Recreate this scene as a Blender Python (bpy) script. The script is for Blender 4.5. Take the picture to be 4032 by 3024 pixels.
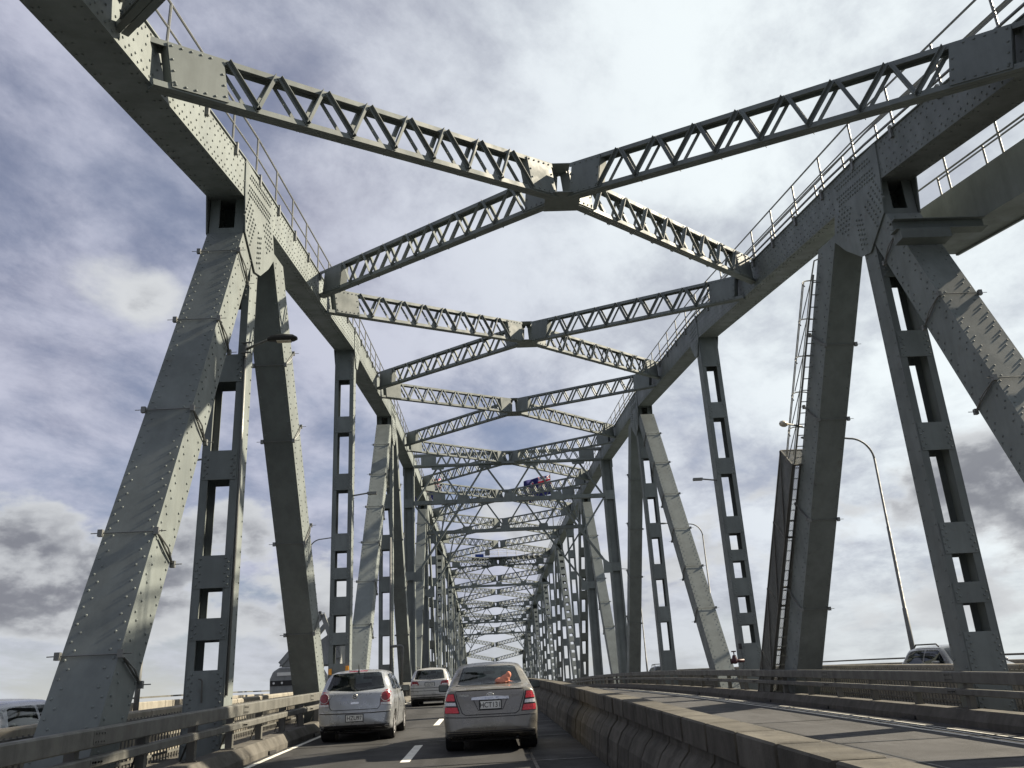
import bpy, bmesh, math, random
from mathutils import Vector, Matrix
from mathutils.bvhtree import BVHTree
random.seed(7)
scene = bpy.context.scene
for o in list(bpy.data.objects): bpy.data.objects.remove(o)
COL = scene.collection

# ------------------------------------------------------------------ camera
YAW, PIT, ROL = math.radians(2.5434), math.radians(20.3112), math.radians(-3.0306)
fw = Vector((math.sin(YAW)*math.cos(PIT), math.cos(YAW)*math.cos(PIT), math.sin(PIT)))
r0 = Vector((math.cos(YAW), -math.sin(YAW), 0)); u0 = r0.cross(fw)
rr = math.cos(ROL)*r0 + math.sin(ROL)*u0; uu = -math.sin(ROL)*r0 + math.cos(ROL)*u0
cam_d = bpy.data.cameras.new('camera'); cam = bpy.data.objects.new('camera', cam_d); COL.objects.link(cam)
M = Matrix((rr, uu, -fw)).transposed().to_4x4(); M.translation = (-2.1114, 0, 0); cam.matrix_world = M
cam_d.sensor_width = 36; cam_d.lens = 3401.02/4032*36; cam_d.clip_start = 0.1; cam_d.clip_end = 20000
scene.camera = cam

# ------------------------------------------------------------------ sun and sky
SUN = Vector((0.776, 0.240, 0.582)).normalized()
SUN_EL = math.asin(SUN.z); SUN_AZ = math.atan2(SUN.x, SUN.y)      # azimuth from +y towards +x
sd = bpy.data.lights.new('sun', 'SUN'); sd.energy = 5.0; sd.angle = math.radians(0.55); sd.color = (1.0, 0.885, 0.69)
so = bpy.data.objects.new('sun', sd); COL.objects.link(so)
so.rotation_euler = (-SUN).to_track_quat('-Z', 'Y').to_euler(); so.location = (60, 20, 60)

world = bpy.data.worlds.new('World'); scene.world = world; world.use_nodes = True
nt = world.node_tree; nt.nodes.clear()
class NB:
    """small node-building helper"""
    def __init__(s, nt): s.nt = nt
    def n(s, t, **k):
        nd = s.nt.nodes.new(t)
        for a, b in k.items(): setattr(nd, a, b)
        return nd
    def link(s, a, b): s.nt.links.new(a, b)
    def set(s, sock, v):
        if hasattr(v, 'is_linked') or isinstance(v, bpy.types.NodeSocket): s.nt.links.new(v, sock)
        else: sock.default_value = v
    def math(s, op, a, b=0.0, c=None, clamp=False):
        nd = s.n('ShaderNodeMath', operation=op, use_clamp=clamp)
        s.set(nd.inputs[0], a); s.set(nd.inputs[1], b)
        if c is not None: s.set(nd.inputs[2], c)
        return nd.outputs[0]
    def vmath(s, op, a, b=None):
        nd = s.n('ShaderNodeVectorMath', operation=op)
        s.set(nd.inputs[0], a)
        if b is not None: s.set(nd.inputs[1], b)
        return nd.outputs['Value'] if op in ('DOT_PRODUCT', 'LENGTH', 'DISTANCE') else nd.outputs['Vector']
    def mix(s, f, a, b, mode='MIX'):
        nd = s.n('ShaderNodeMix', data_type='RGBA', blend_type=mode)
        s.set(nd.inputs[0], f); s.set(nd.inputs[6], a); s.set(nd.inputs[7], b)
        return nd.outputs[2]
    def ss(s, v, a, b, lo=0.0, hi=1.0):
        nd = s.n('ShaderNodeMapRange', interpolation_type='SMOOTHSTEP')
        s.set(nd.inputs[0], v); s.set(nd.inputs[1], a); s.set(nd.inputs[2], b); s.set(nd.inputs[3], lo); s.set(nd.inputs[4], hi)
        return nd.outputs[0]
    def noise(s, vec, scale, detail=4, rough=0.55, dist=0.0):
        nd = s.n('ShaderNodeTexNoise'); s.set(nd.inputs['Vector'], vec)
        nd.inputs['Scale'].default_value = scale; nd.inputs['Detail'].default_value = detail
        nd.inputs['Roughness'].default_value = rough; nd.inputs['Distortion'].default_value = dist
        return nd.outputs['Fac']
    def comb(s, x, y, z):
        nd = s.n('ShaderNodeCombineXYZ'); s.set(nd.inputs[0], x); s.set(nd.inputs[1], y); s.set(nd.inputs[2], z); return nd.outputs[0]
    def mapping(s, vec, loc=(0,0,0), rot=(0,0,0), scale=(1,1,1)):
        nd = s.n('ShaderNodeMapping'); s.set(nd.inputs[0], vec)
        nd.inputs[1].default_value = loc; nd.inputs[2].default_value = rot; nd.inputs[3].default_value = scale
        return nd.outputs[0]
b = NB(nt)
tc = b.n('ShaderNodeTexCoord'); D = tc.outputs['Generated']
sep = b.n('ShaderNodeSeparateXYZ'); b.link(D, sep.inputs[0]); dx, dy, dz = sep.outputs
sky = b.n('ShaderNodeTexSky', sky_type='NISHITA', sun_disc=False)
sky.sun_elevation = SUN_EL; sky.sun_rotation = SUN_AZ; sky.altitude = 40; sky.air_density = 1.0; sky.dust_density = 0.6; sky.ozone_density = 2.5
sdot = b.math('MAXIMUM', b.vmath('DOT_PRODUCT', D, tuple(SUN)), 0.0)
glow = b.math('POWER', sdot, 2.0)
# thin high cloud sheet, wind-streaked, on a flat layer overhead
zz = b.math('ADD', b.math('MAXIMUM', dz, 0.0), 0.22)
hi = b.comb(b.math('DIVIDE', dx, zz), b.math('DIVIDE', dy, zz), 0.0)
hi = b.mapping(hi, rot=(0, 0, math.radians(-38)), scale=(1.0, 0.80, 1.0))
n1 = b.noise(hi, 1.15, 9, 0.62, 0.2); n2 = b.noise(b.mapping(hi, loc=(3.1, 7.7, 0)), 4.6, 8, 0.64, 0.2)
n3 = b.noise(b.mapping(hi, loc=(-4.2, 1.3, 0), scale=(1.0, 1.25, 1.0)), 2.4, 9, 0.62, 0.25)
veil = b.math('ADD', b.math('MULTIPLY', n1, 0.55), b.math('ADD', b.math('MULTIPLY', n2, 0.20), b.math('MULTIPLY', n3, 0.25)))
def blob(az, el, wa, we, amp):
    """soft bump of cloud cover around one compass direction"""
    a, e = math.radians(az), math.radians(el)
    c = Vector((math.sin(a)*math.cos(e), math.cos(a)*math.cos(e), math.sin(e)))
    dv = b.vmath('SUBTRACT', D, tuple(c))
    dl = b.vmath('LENGTH', b.vmath('MULTIPLY', dv, (1/wa, 1/wa, 1/we)))
    return b.math('MULTIPLY', b.ss(dl, 0.0, 1.0, 1.0, 0.0), amp)
for bl in ((-20.5, 30, .24, .22, -.085), (-31, 31, .2, .25, -.03), (-16, 43, .22, .2, -.05), (6, 36, .5, .4, .05)): veil = b.math('ADD', veil, blob(*bl))
veilm = b.ss(b.math('ADD', veil, b.math('MULTIPLY', glow, 0.26)), 0.39, 0.57, 0.34, 0.97)
tone = b.ss(b.math('ADD', b.math('MULTIPLY', n3, 0.6), b.math('MULTIPLY', n2, 0.4)), 0.34, 0.60, 0.60, 1.12)
# low cumulus rows towards the horizon
lo = b.vmath('MULTIPLY', D, (5.2, 5.2, 9.5))
m1 = b.noise(b.mapping(lo, loc=(1.7, 0.4, 0.0)), 1.0, 9, 0.56, 0.15)
band = b.math('ADD', b.ss(dz, 0.19, 0.34, 0.0, -0.36), b.ss(dz, 0.035, 0.10, -0.10, 0.0))
cov = b.math('ADD', m1, band)
for bl in ((-26, 8.0, .26, .11, .21), (-17, 6.5, .2, .07, .12), (-13, 10.5, .20, .07, .10), (-23.6, 24.6, .16, .08, .37), (-21.2, 25.4, .07, .06, .10), (22, 9.5, .20, .07, .10), (31, 11, .14, .08, .12), (12, 9, .16, .06, .06)):
    cov = b.math('ADD', cov, blob(*bl))
cum = b.ss(cov, b.ss(dz, 0.2, 0.3, 0.50, 0.46), b.ss(dz, 0.2, 0.3, 0.58, 0.66))
# cumulus shading: bright towards the sun side and rims, grey in the thick
m1s = b.noise(b.mapping(lo, loc=(1.7+0.10, 0.4+0.02, 0.30)), 1.0, 9, 0.56, 0.15)
lit = b.ss(b.math('SUBTRACT', m1, m1s), -0.03, 0.10)
thick = b.ss(b.math('SUBTRACT', cov, b.ss(dz, 0.22, 0.3, 0.0, 0.14)), 0.52, 0.66)
dark = b.math('MULTIPLY', thick, b.math('SUBTRACT', 1.0, b.math('MULTIPLY', lit, 0.75)))
cumcol = b.mix(dark, (7.0, 7.1, 7.1, 1), (2.2, 2.25, 2.5, 1))
veilcol = b.mix(b.ss(glow, 0.0, 0.55), (5.1, 5.2, 6.2, 1), (8.3, 8.8, 8.9, 1))
veilcol = b.mix(1.0, veilcol, b.comb(tone, tone, b.math('ADD', b.math('MULTIPLY', tone, 0.86), 0.14)), 'MULTIPLY')
base = b.mix(1.0, sky.outputs[0], (1.12, 0.96, 0.92, 1), 'MULTIPLY')
c = b.mix(veilm, base, veilcol)
c = b.mix(b.ss(dz, 0.0, 0.16, 0.55, 0.0), c, (6.9, 7.2, 6.8, 1))
c = b.mix(b.math('MULTIPLY', cum, b.ss(dz, 0.015, 0.07, 0.25, 0.92)), c, cumcol)
c = b.mix(1.0, c, (0.80, 0.81, 0.83, 1), 'MULTIPLY')
bg = b.n('ShaderNodeBackground'); b.link(c, bg.inputs[0]); bg.inputs[1].default_value = 0.05
wo = b.n('ShaderNodeOutputWorld'); b.link(bg.outputs[0], wo.inputs[0])

vs = scene.view_settings; vs.view_transform = 'Standard'; vs.look = 'None'; vs.exposure = 1.30; vs.gamma = 1.0; vs.use_curve_mapping = False
scene.render.resolution_x = 1024; scene.render.resolution_y = 768

# ------------------------------------------------------------------ materials
MATS = {}
def mat(name, col, rough=0.6, metal=0.0, spec=0.4, var=0.0, vscale=3.0, streak=0.0, dirt=None, bump=0.0, bscale=30.0, coat=0.0, emit=0.0, orand=0.0, tracks=0.0, trans=0.0, alpha=1.0):
    m = bpy.data.materials.new(name); m.use_nodes = True; n = NB(m.node_tree)
    p = m.node_tree.nodes['Principled BSDF']
    p.inputs['Base Color'].default_value = (*col, 1); p.inputs['Roughness'].default_value = rough
    p.inputs['Metallic'].default_value = metal; p.inputs['Specular IOR Level'].default_value = spec
    p.inputs['Coat Weight'].default_value = coat; p.inputs['Coat Roughness'].default_value = 0.08
    p.inputs['Transmission Weight'].default_value = trans; p.inputs['Alpha'].default_value = alpha
    if emit: p.inputs['Emission Color'].default_value = (*col, 1); p.inputs['Emission Strength'].default_value = emit
    g = n.n('ShaderNodeNewGeometry'); pos = g.outputs['Position']
    if var or streak or dirt:
        f = n.noise(pos, vscale, 6, 0.65)
        f = n.ss(f, 0.3, 0.7, 1-var, 1+var)
        if streak:
            st = n.noise(n.mapping(pos, scale=(3.2, 3.2, 0.5)), 1.3, 6, 0.68)
            f = n.math('MULTIPLY', f, n.ss(st, 0.35, 0.62, 1-streak, 1+streak*0.25))
        if orand:
            oi = n.n('ShaderNodeObjectInfo'); f = n.math('MULTIPLY', f, n.ss(oi.outputs['Random'], 0.0, 1.0, 1-orand, 1+orand))
        cc = n.mix(1.0, (*col, 1), n.comb(f, f, f), 'MULTIPLY')
        if tracks:
            sx = n.n('ShaderNodeSeparateXYZ'); n.link(pos, sx.inputs[0])
            wv = n.math('SINE', n.math('MULTIPLY', n.math('ADD', sx.outputs[0], n.math('MULTIPLY', n.noise(pos, 0.25, 2), 0.5)), 2*math.pi/1.55))
            cc = n.mix(n.ss(wv, -0.2, 0.9, 0, tracks), cc, (col[0]*0.55, col[1]*0.55, col[2]*0.55, 1))
            pn = n.noise(n.mapping(pos, scale=(1.0, 0.22, 1.0), loc=(9, 2, 0)), 1.3, 3, 0.5); cc = n.mix(n.ss(pn, 0.56, 0.60, 0, 0.35), cc, (col[0]*1.6, col[1]*1.6, col[2]*1.6, 1))
        if dirt:
            dn = n.noise(n.mapping(pos, loc=(5, 3, 1)), dirt[1], 7, 0.7, 0.4)
            cc = n.mix(n.ss(dn, dirt[2], dirt[2]+0.14, 0, dirt[3]), cc, (*dirt[0], 1))
        n.link(cc, p.inputs['Base Color'])
        rv = n.noise(pos, vscale*2.3, 4, 0.6); n.link(n.ss(rv, 0.3, 0.7, max(rough-0.1, 0.05), min(rough+0.12, 1)), p.inputs['Roughness'])
    if bump:
        bn = n.n('ShaderNodeBump'); bn.inputs['Strength'].default_value = bump; bn.inputs['Distance'].default_value = 0.01
        n.link(n.noise(pos, bscale, 5, 0.6), bn.inputs['Height']); n.link(bn.outputs[0], p.inputs['Normal'])
    MATS[name] = m; return m
STEEL = mat('painted_steel', (0.148, 0.166, 0.164), 0.60, 0.0, 0.25, 0.12, 0.9, 0.10, ((0.085, 0.066, 0.048), 1.9, 0.60, 0.40), 0.02, 9, orand=0.09)
RAILM = mat('rail_steel', (0.108, 0.107, 0.098), 0.6, 0, 0.3, 0.12, 2.0, 0.22, ((0.15, 0.12, 0.09), 3.0, 0.60, 0.5), 0.2, 20)
PIPE = mat('handrail_steel', (0.16, 0.165, 0.16), 0.5, 0.3, 0.4, 0.1, 4)
GALV = mat('galvanised_steel', (0.12, 0.125, 0.125), 0.55, 0.1, 0.4, 0.1, 3)
ASPH = mat('asphalt', (0.035, 0.035, 0.036), 0.85, 0, 0.25, 0.16, 0.7, 0.0, ((0.028, 0.027, 0.026), 0.35, 0.55, 0.45), 0.8, 90, tracks=0.5)
ASPH2 = mat('asphalt_pale', (0.054, 0.054, 0.056), 0.85, 0, 0.25, 0.14, 0.9, 0.0, ((0.05, 0.047, 0.044), 0.4, 0.58, 0.4), 0.8, 90, tracks=0.35)
SEAM = mat('tar_seam', (0.018, 0.018, 0.018), 0.45, 0, 0.4, 0.2, 4)
LINE = mat('road_paint', (0.62, 0.61, 0.56), 0.7, 0, 0.3, 0.12, 5, 0, ((0.12, 0.12, 0.115), 9, 0.56, 0.7), 0.3, 60)
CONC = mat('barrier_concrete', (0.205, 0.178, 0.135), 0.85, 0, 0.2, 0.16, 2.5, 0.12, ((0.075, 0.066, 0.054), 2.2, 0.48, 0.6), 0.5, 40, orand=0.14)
KERB = mat('kerb_concrete', (0.090, 0.085, 0.076), 0.88, 0, 0.2, 0.16, 2.0, 0.2, ((0.06, 0.054, 0.046), 1.8, 0.52, 0.65), 0.6, 35)
PARA = mat('parapet_concrete', (0.235, 0.218, 0.185), 0.85, 0, 0.2, 0.10, 1.8, 0.2, ((0.16, 0.14, 0.11), 2.0, 0.60, 0.45), 0.4, 30)
SHADE_SOOT = mat('shaded_sooty_concrete', (0.088, 0.082, 0.070), 0.85, 0, 0.2, 0.2, 2.5, 0.15, ((0.04, 0.037, 0.033), 1.6, 0.5, 0.6), 0.5, 40, orand=0.14)  # darker concrete for barrier sides: grime plus side shade put into the colour
WATER = mat('sea_water', (0.03, 0.06, 0.065), 0.12, 0, 0.5, 0, 1, 0, None, 0.9, 0.25)
GLASS = bpy.data.materials.new('tinted_glass'); GLASS.use_nodes = True
g = NB(GLASS.node_tree); GLASS.node_tree.nodes.clear()
_t = g.n('ShaderNodeBsdfTransparent'); _t.inputs[0].default_value = (0.76, 0.82, 0.79, 1)
_g = g.n('ShaderNodeBsdfGlossy'); _g.inputs['Roughness'].default_value = 0.03; _g.inputs[0].default_value = (0.9, 0.93, 0.95, 1)
_f = g.n('ShaderNodeFresnel'); _f.inputs[0].default_value = 1.5
_m = g.n('ShaderNodeMixShader'); g.link(_f.outputs[0], _m.inputs[0]); g.link(_t.outputs[0], _m.inputs[1]); g.link(_g.outputs[0], _m.inputs[2])
_o = g.n('ShaderNodeOutputMaterial'); g.link(_m.outputs[0], _o.inputs[0])
GLASS2 = GLASS.copy(); GLASS2.name = 'dark_glass'; GLASS2.node_tree.nodes['Transparent BSDF'].inputs[0].default_value = (0.30, 0.34, 0.34, 1)
RUBBER = mat('tyre_rubber', (0.018, 0.018, 0.018), 0.85, 0, 0.2, 0.15, 12)
BLACKP = mat('black_plastic', (0.022, 0.022, 0.023), 0.55, 0, 0.4, 0.1, 10)
SEATM = mat('seat_fabric', (0.12, 0.125, 0.13), 0.9, 0, 0.2, 0.2, 8)
ALLOY = mat('alloy_rim', (0.55, 0.55, 0.56), 0.35, 0.8, 0.5, 0.05, 8)
CHROME = mat('bright_trim', (0.72, 0.72, 0.70), 0.16, 0.9, 0.5, 0.02, 8)
REDL = mat('red_lens', (0.20, 0.008, 0.014), 0.15, 0, 0.5, 0.15, 30, 0, None, 0.3, 120, 0.6)
REDB = mat('red_brake_lens', (0.30, 0.006, 0.012), 0.15, 0, 0.5, 0.5, 45, 0, None, 0.5, 60, 0.6, 0.10)
CLEARL = mat('clear_lens', (0.55, 0.55, 0.55), 0.12, 0.3, 0.5, 0.2, 40, 0, None, 0.3, 120, 0.6)
PLATEW = mat('plate_white', (0.72, 0.72, 0.68), 0.45, 0, 0.4, 0.05, 10)
INK = mat('plate_ink', (0.012, 0.012, 0.014), 0.5)
SILVER = mat('silver_paint', (0.36, 0.375, 0.39), 0.30, 0.55, 0.5, 0.03, 2, 0, None, 0, 1, 0.7)
BEIGE = mat('champagne_paint', (0.185, 0.175, 0.154), 0.32, 0.5, 0.5, 0.03, 2, 0, None, 0, 1, 0.6)
WHITEP = mat('pearl_white_paint', (0.42, 0.42, 0.41), 0.3, 0.25, 0.5, 0.03, 2, 0, None, 0, 1, 0.7)
DARKB = mat('dark_blue_paint', (0.035, 0.045, 0.065), 0.25, 0.35, 0.5, 0.03, 2, 0, None, 0, 1, 0.8)
GREYP = mat('grey_paint', (0.10, 0.103, 0.108), 0.3, 0.5, 0.5, 0.03, 2, 0, None, 0, 1, 0.7)
TRUCKP = mat('truck_paint', (0.24, 0.25, 0.25), 0.5, 0.1, 0.4, 0.1, 3, 0.15)
SALMON = mat('salmon_plush', (0.58, 0.23, 0.16), 0.95, 0, 0.2, 0.1, 14, 0, None, 0.6, 60)
ORANGE = mat('orange_reflector', (0.75, 0.33, 0.03), 0.4, 0, 0.5, 0.1, 10)
HYDRANT = mat('dark_red_paint', (0.05, 0.014, 0.018), 0.5, 0, 0.4, 0.1, 10)
BLUEP = mat('blue_panel', (0.02, 0.05, 0.22), 0.6, 0, 0.3, 0.08, 3)
LAMPG = mat('lamp_lens', (0.55, 0.50, 0.40), 0.3, 0, 0.5, 0.05, 8)
FLAGB = mat('flag_blue', (0.028, 0.028, 0.13), 0.9, 0, 0.2, 0.08, 2)
FLAGR = mat('flag_red', (0.55, 0.03, 0.05), 0.9, 0, 0.2, 0.08, 2)
FLAGW = mat('flag_white', (0.75, 0.74, 0.74), 0.9, 0, 0.2, 0.05, 2)

# ------------------------------------------------------------------ object helpers
def tag(o, label=None, cat=None, group=None, kind=None):
    if label: o['label'] = label
    if cat: o['category'] = cat
    if group: o['group'] = group
    if kind: o['kind'] = kind
    return o
def empty(name, loc=(0,0,0), rz=0.0, label=None, cat=None, group=None):
    o = bpy.data.objects.new(name, None); COL.objects.link(o); o.location = loc; o.rotation_euler = (0,0,rz)
    o.empty_display_size = 0.2
    return tag(o, label, cat, group)
def attach(o, parent):
    """parent an object whose mesh is already in world space"""
    if parent is not None:
        o.parent = parent
        o.matrix_parent_inverse = world_of(parent).inverted()
    return o
def world_of(o):
    m = Matrix.LocRotScale(o.location, o.rotation_euler, o.scale)
    if o.parent is not None: m = world_of(o.parent) @ o.matrix_parent_inverse @ m
    return m
def new_obj(name, me, material, parent=None, local=False, kind=None):
    if material is not None and not me.materials: me.materials.append(material)
    o = bpy.data.objects.new(name, me); COL.objects.link(o)
    if parent is not None:
        if local: o.parent = parent
        else: attach(o, parent)
    if kind: o['kind'] = kind
    return o
class MB:
    """collects polygons into one mesh"""
    def __init__(s): s.v = []; s.f = []; s.mi = []
    def add(s, vs, fs, mi=0):
        k = len(s.v); s.v += [tuple(v) for v in vs]; s.f += [tuple(i+k for i in f) for f in fs]; s.mi += [mi]*len(fs); return s
    def box(s, c, h, ax=None, mi=0):
        c = Vector(c)
        if ax is None: ax = (Vector((1,0,0)), Vector((0,1,0)), Vector((0,0,1)))
        vs = [c + ax[0]*(h[0]*i) + ax[1]*(h[1]*j) + ax[2]*(h[2]*k) for i in (-1,1) for j in (-1,1) for k in (-1,1)]
        fs = [(0,1,3,2),(4,6,7,5),(0,4,5,1),(2,3,7,6),(0,2,6,4),(1,5,7,3)]
        if ax[0].cross(ax[1]).dot(ax[2]) < 0: fs = [f[::-1] for f in fs]
        return s.add(vs, fs, mi)
    def b(s, x0, x1, y0, y1, z0, z1, mi=0):
        return s.box(((x0+x1)/2,(y0+y1)/2,(z0+z1)/2), (abs(x1-x0)/2, abs(y1-y0)/2, abs(z1-z0)/2), None, mi)
    def beam(s, p0, p1, w, h, up=(0,0,1), mi=0):
        """bar from p0 to p1, w across, h along 'up'"""
        p0, p1 = Vector(p0), Vector(p1); a = (p1-p0); L = a.length; a.normalize()
        sd = a.cross(Vector(up));
        if sd.length < 1e-4: sd = a.cross(Vector((0,1,0)))
        sd.normalize(); u = sd.cross(a)
        return s.box((p0+p1)/2, (w/2, L/2, h/2), (sd, a, u), mi)
    def tube(s, pts, r, n=6, mi=0, cap=True):
        pts = [Vector(p) for p in pts]; k = len(s.v); rings = []
        for i, p in enumerate(pts):
            t = (pts[min(i+1, len(pts)-1)] - pts[max(i-1, 0)]).normalized()
            sd = t.cross(Vector((0.13, 0.31, 0.94)));
            if sd.length < 0.05: sd = t.cross(Vector((0,1,0)))
            sd.normalize(); u = sd.cross(t); ri = r[i] if isinstance(r, (list, tuple)) else r
            rings.append([p + (sd*math.cos(2*math.pi*j/n) + u*math.sin(2*math.pi*j/n))*ri for j in range(n)])
        for rg in rings: s.v += [tuple(v) for v in rg]
        for i in range(len(pts)-1):
            for j in range(n):
                s.f.append((k+i*n+j, k+i*n+(j+1)%n, k+(i+1)*n+(j+1)%n, k+(i+1)*n+j)); s.mi.append(mi)
        if cap:
            s.f.append(tuple(k+j for j in range(n))[::-1]); s.mi.append(mi)
            s.f.append(tuple(k+(len(pts)-1)*n+j for j in range(n))); s.mi.append(mi)
        return s
    def prism_x(s, poly, x0, x1, mi=0):
        """(y, z) outline extruded along x"""
        if x0 > x1: x0, x1 = x1, x0
        ar = sum(poly[i][0]*poly[(i+1)%len(poly)][1]-poly[(i+1)%len(poly)][0]*poly[i][1] for i in range(len(poly)))
        if ar < 0: poly = poly[::-1]
        n = len(poly)
        vs = [(x0, y, z) for y, z in poly] + [(x1, y, z) for y, z in poly]
        fs = [tuple(range(n))[::-1], tuple(range(n, 2*n))] + [(i, (i+1)%n, n+(i+1)%n, n+i) for i in range(n)]
        return s.add(vs, fs, mi)
    def prism(s, outline, o, a, bb, nrm, t, mi=0):
        """2D outline on plane (o, a, bb) given thickness t along nrm"""
        o, a, bb, nrm = Vector(o), Vector(a), Vector(bb), Vector(nrm); n = len(outline)
        vs = [o + a*p + bb*q for p, q in outline] + [o + a*p + bb*q + nrm*t for p, q in outline]
        fs = [tuple(range(n))[::-1], tuple(range(n, 2*n))] + [(i, (i+1)%n, n+(i+1)%n, n+i) for i in range(n)]
        return s.add(vs, fs, mi)
    def lathe(s, prof, o, ax, n=16, mi=0):
        """(radius, height) profile round axis ax at o"""
        o, ax = Vector(o), Vector(ax).normalized(); sd = ax.orthogonal().normalized(); u = ax.cross(sd); k = len(s.v)
        for r, h in prof:
            s.v += [tuple(o + ax*h + (sd*math.cos(2*math.pi*j/n) + u*math.sin(2*math.pi*j/n))*r) for j in range(n)]
        for i in range(len(prof)-1):
            for j in range(n):
                s.f.append((k+i*n+j, k+i*n+(j+1)%n, k+(i+1)*n+(j+1)%n, k+(i+1)*n+j)); s.mi.append(mi)
        return s
    def mesh(s, name, smooth=False):
        me = bpy.data.meshes.new(name); me.from_pydata(s.v, [], s.f)
        if smooth: me.polygons.foreach_set('use_smooth', [True]*len(me.polygons))
        if any(s.mi): me.polygons.foreach_set('material_index', s.mi)
        me.update(); return me
    def obj(s, name, material, parent=None, smooth=False, kind=None, local=False):
        me = s.mesh(name, smooth)
        if isinstance(material, (list, tuple)):
            for m in material: me.materials.append(m)
            o = new_obj(name, me, None, parent, local, kind)
        else: o = new_obj(name, me, material, parent, local, kind)
        return o
def inst(name, me, matrix, parent, material=None):
    """another object sharing mesh data, placed by a world matrix"""
    if material is not None and not me.materials: me.materials.append(material)
    o = bpy.data.objects.new(name, me); COL.objects.link(o)
    o.matrix_basis = matrix
    if parent is not None: attach(o, parent)
    return o
def add_rivets(mb, pts, nrm, r=0.025, h=0.021):
    nrm = Vector(nrm).normalized(); a = nrm.orthogonal().normalized(); c = nrm.cross(a)
    rg = [(math.cos(j*math.pi/3), math.sin(j*math.pi/3)) for j in range(6)]
    for p in pts:
        p = Vector(p)
        vs = [p - nrm*0.003 + (a*x + c*y)*r for x, y in rg] + [p + nrm*h*0.75 + (a*x + c*y)*r*0.68 for x, y in rg] + [p + nrm*h]
        fs = [(j, (j+1)%6, 6+(j+1)%6, 6+j) for j in range(6)] + [(6+j, 6+(j+1)%6, 12) for j in range(6)]
        mb.add(vs, fs)
def row(p0, p1, pitch, off=0.0, m0=0.06, m1=0.06):
    p0, p1 = Vector(p0), Vector(p1); L = (p1-p0).length; d = (p1-p0)/L; s = m0+off; out = []
    while s < L-m1: out.append(p0+d*s); s += pitch
    return out
# ------------------------------------------------------------------ setting: sea, roads, decks
def rz(y): return -2.2e-4*y*y + 0.0492*y - 1.515            # road profile over the bridge (camera height = 0)
YS = [-14 + 2.0*i for i in range(0, 140)]
def sweep(mb, prof, ys=YS, zf=rz, mi=0, close=True):
    """closed (x, dz) outline carried along the road profile"""
    n = len(prof); k = len(mb.v)
    for y in ys: mb.v += [(x, y, zf(y)+z) for x, z in prof]
    for i in range(len(ys)-1):
        for j in range(n if close else n-1):
            mb.f.append((k+i*n+j, k+(i+1)*n+j, k+(i+1)*n+(j+1)%n, k+i*n+(j+1)%n)); mb.mi.append(mi)
    if close:
        mb.f.append(tuple(k+j for j in range(n))); mb.mi.append(mi); mb.f.append(tuple(k+(len(ys)-1)*n+j for j in range(n))[::-1]); mb.mi.append(mi)
    return mb
def rect(x0, x1, z0, z1): return [(x0, z0), (x0, z1), (x1, z1), (x1, z0)]
mb = MB(); mb.add([(-9000,-3000,-42),(9000,-3000,-42),(9000,12000,-42),(-9000,12000,-42)], [(0,1,2,3)]); tag(mb.obj('sea', WATER), kind='structure')
tag(sweep(MB(), rect(-6.5, -0.13, -0.35, 0)).obj('road', ASPH), kind='structure')
tag(sweep(MB(), rect(-0.129, 6.5, -0.35, 0)).obj('road', ASPH2), kind='structure')
for sg in (-1, 1):
    kp = [(6.38, -0.3), (6.38, 0.10), (6.46, 0.22), (6.50, 0.27), (6.79, 0.27), (6.79, -0.3)]
    kp = [(sg*x, z) for x, z in kp]
    if sg < 0: kp = kp[::-1]
    k = tag(sweep(MB(), kp).obj('kerb', KERB), kind='structure')
    m = MB()                                                   # drain outlets in the kerb face
    for i in range(16):
        y = 9.0 + i*4.6
        m.b(sg*6.345, sg*6.40, y, y+0.55, rz(y)+0.012, rz(y)+0.075)
    m.obj('drain_slot', BLACKP, k)
    tag(sweep(MB(), rect(sg*6.80, sg*8.52, -0.4, 0.12)).obj('service_walkway', KERB), kind='structure')
    tag(sweep(MB(), rect(sg*8.56, sg*16.95, -0.62, -0.16)).obj('side_deck', ASPH2), kind='structure')
# road markings: 4 mm sheets
def strip(name, x0, x1, y0, y1, m, dz=0.004, kind='structure'):
    ys = [y0 + (y1-y0)*i/max(1, int((y1-y0)/2)) for i in range(max(1, int((y1-y0)/2))+1)]
    mm = MB(); n = len(ys)
    for y in ys: mm.v += [(x0, y, rz(y)+dz), (x1, y, rz(y)+dz)]
    mm.f = [(2*i, 2*i+1, 2*i+3, 2*i+2) for i in range(n-1)]; mm.mi = [0]*(n-1)
    return tag(mm.obj(name, m), kind=kind)
strip('edge_line', -6.26, -6.15, -4, 150, LINE)
for i in range(14): strip('lane_dash', -3.59, -3.43, 15.45+9.35*(i-1), 18.6+9.35*(i-1), LINE)
for i in range(14): strip('lane_dash', 2.75, 2.89, 15.0+9.35*(i-1), 18.1+9.35*(i-1), LINE)
strip('edge_line', 5.50, 5.58, -4, 150, LINE); strip('edge_line', 5.74, 5.80, -4, 150, LINE); strip('edge_line', 5.93, 5.97, -4, 150, LINE)
strip('tar_seam', -1.45, -1.40, 3, 60, SEAM, 0.005); strip('tar_seam', 3.4, 3.44, 3, 40, SEAM, 0.005)
for y in (11.9, 14.6, 19.4, 24.1, 31.8, 46.4):
    for (xa, xb) in ((-6.36, -0.45), (0.2, 6.36)):
        m = MB(); m.add([(xa, y, rz(y)+.006), (xb, y, rz(y)+.006), (xb, y+.07, rz(y+.07)+.006), (xa, y+.07, rz(y+.07)+.006)], [(0,1,2,3)])
        tag(m.obj('deck_joint', SEAM), kind='structure')

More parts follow.
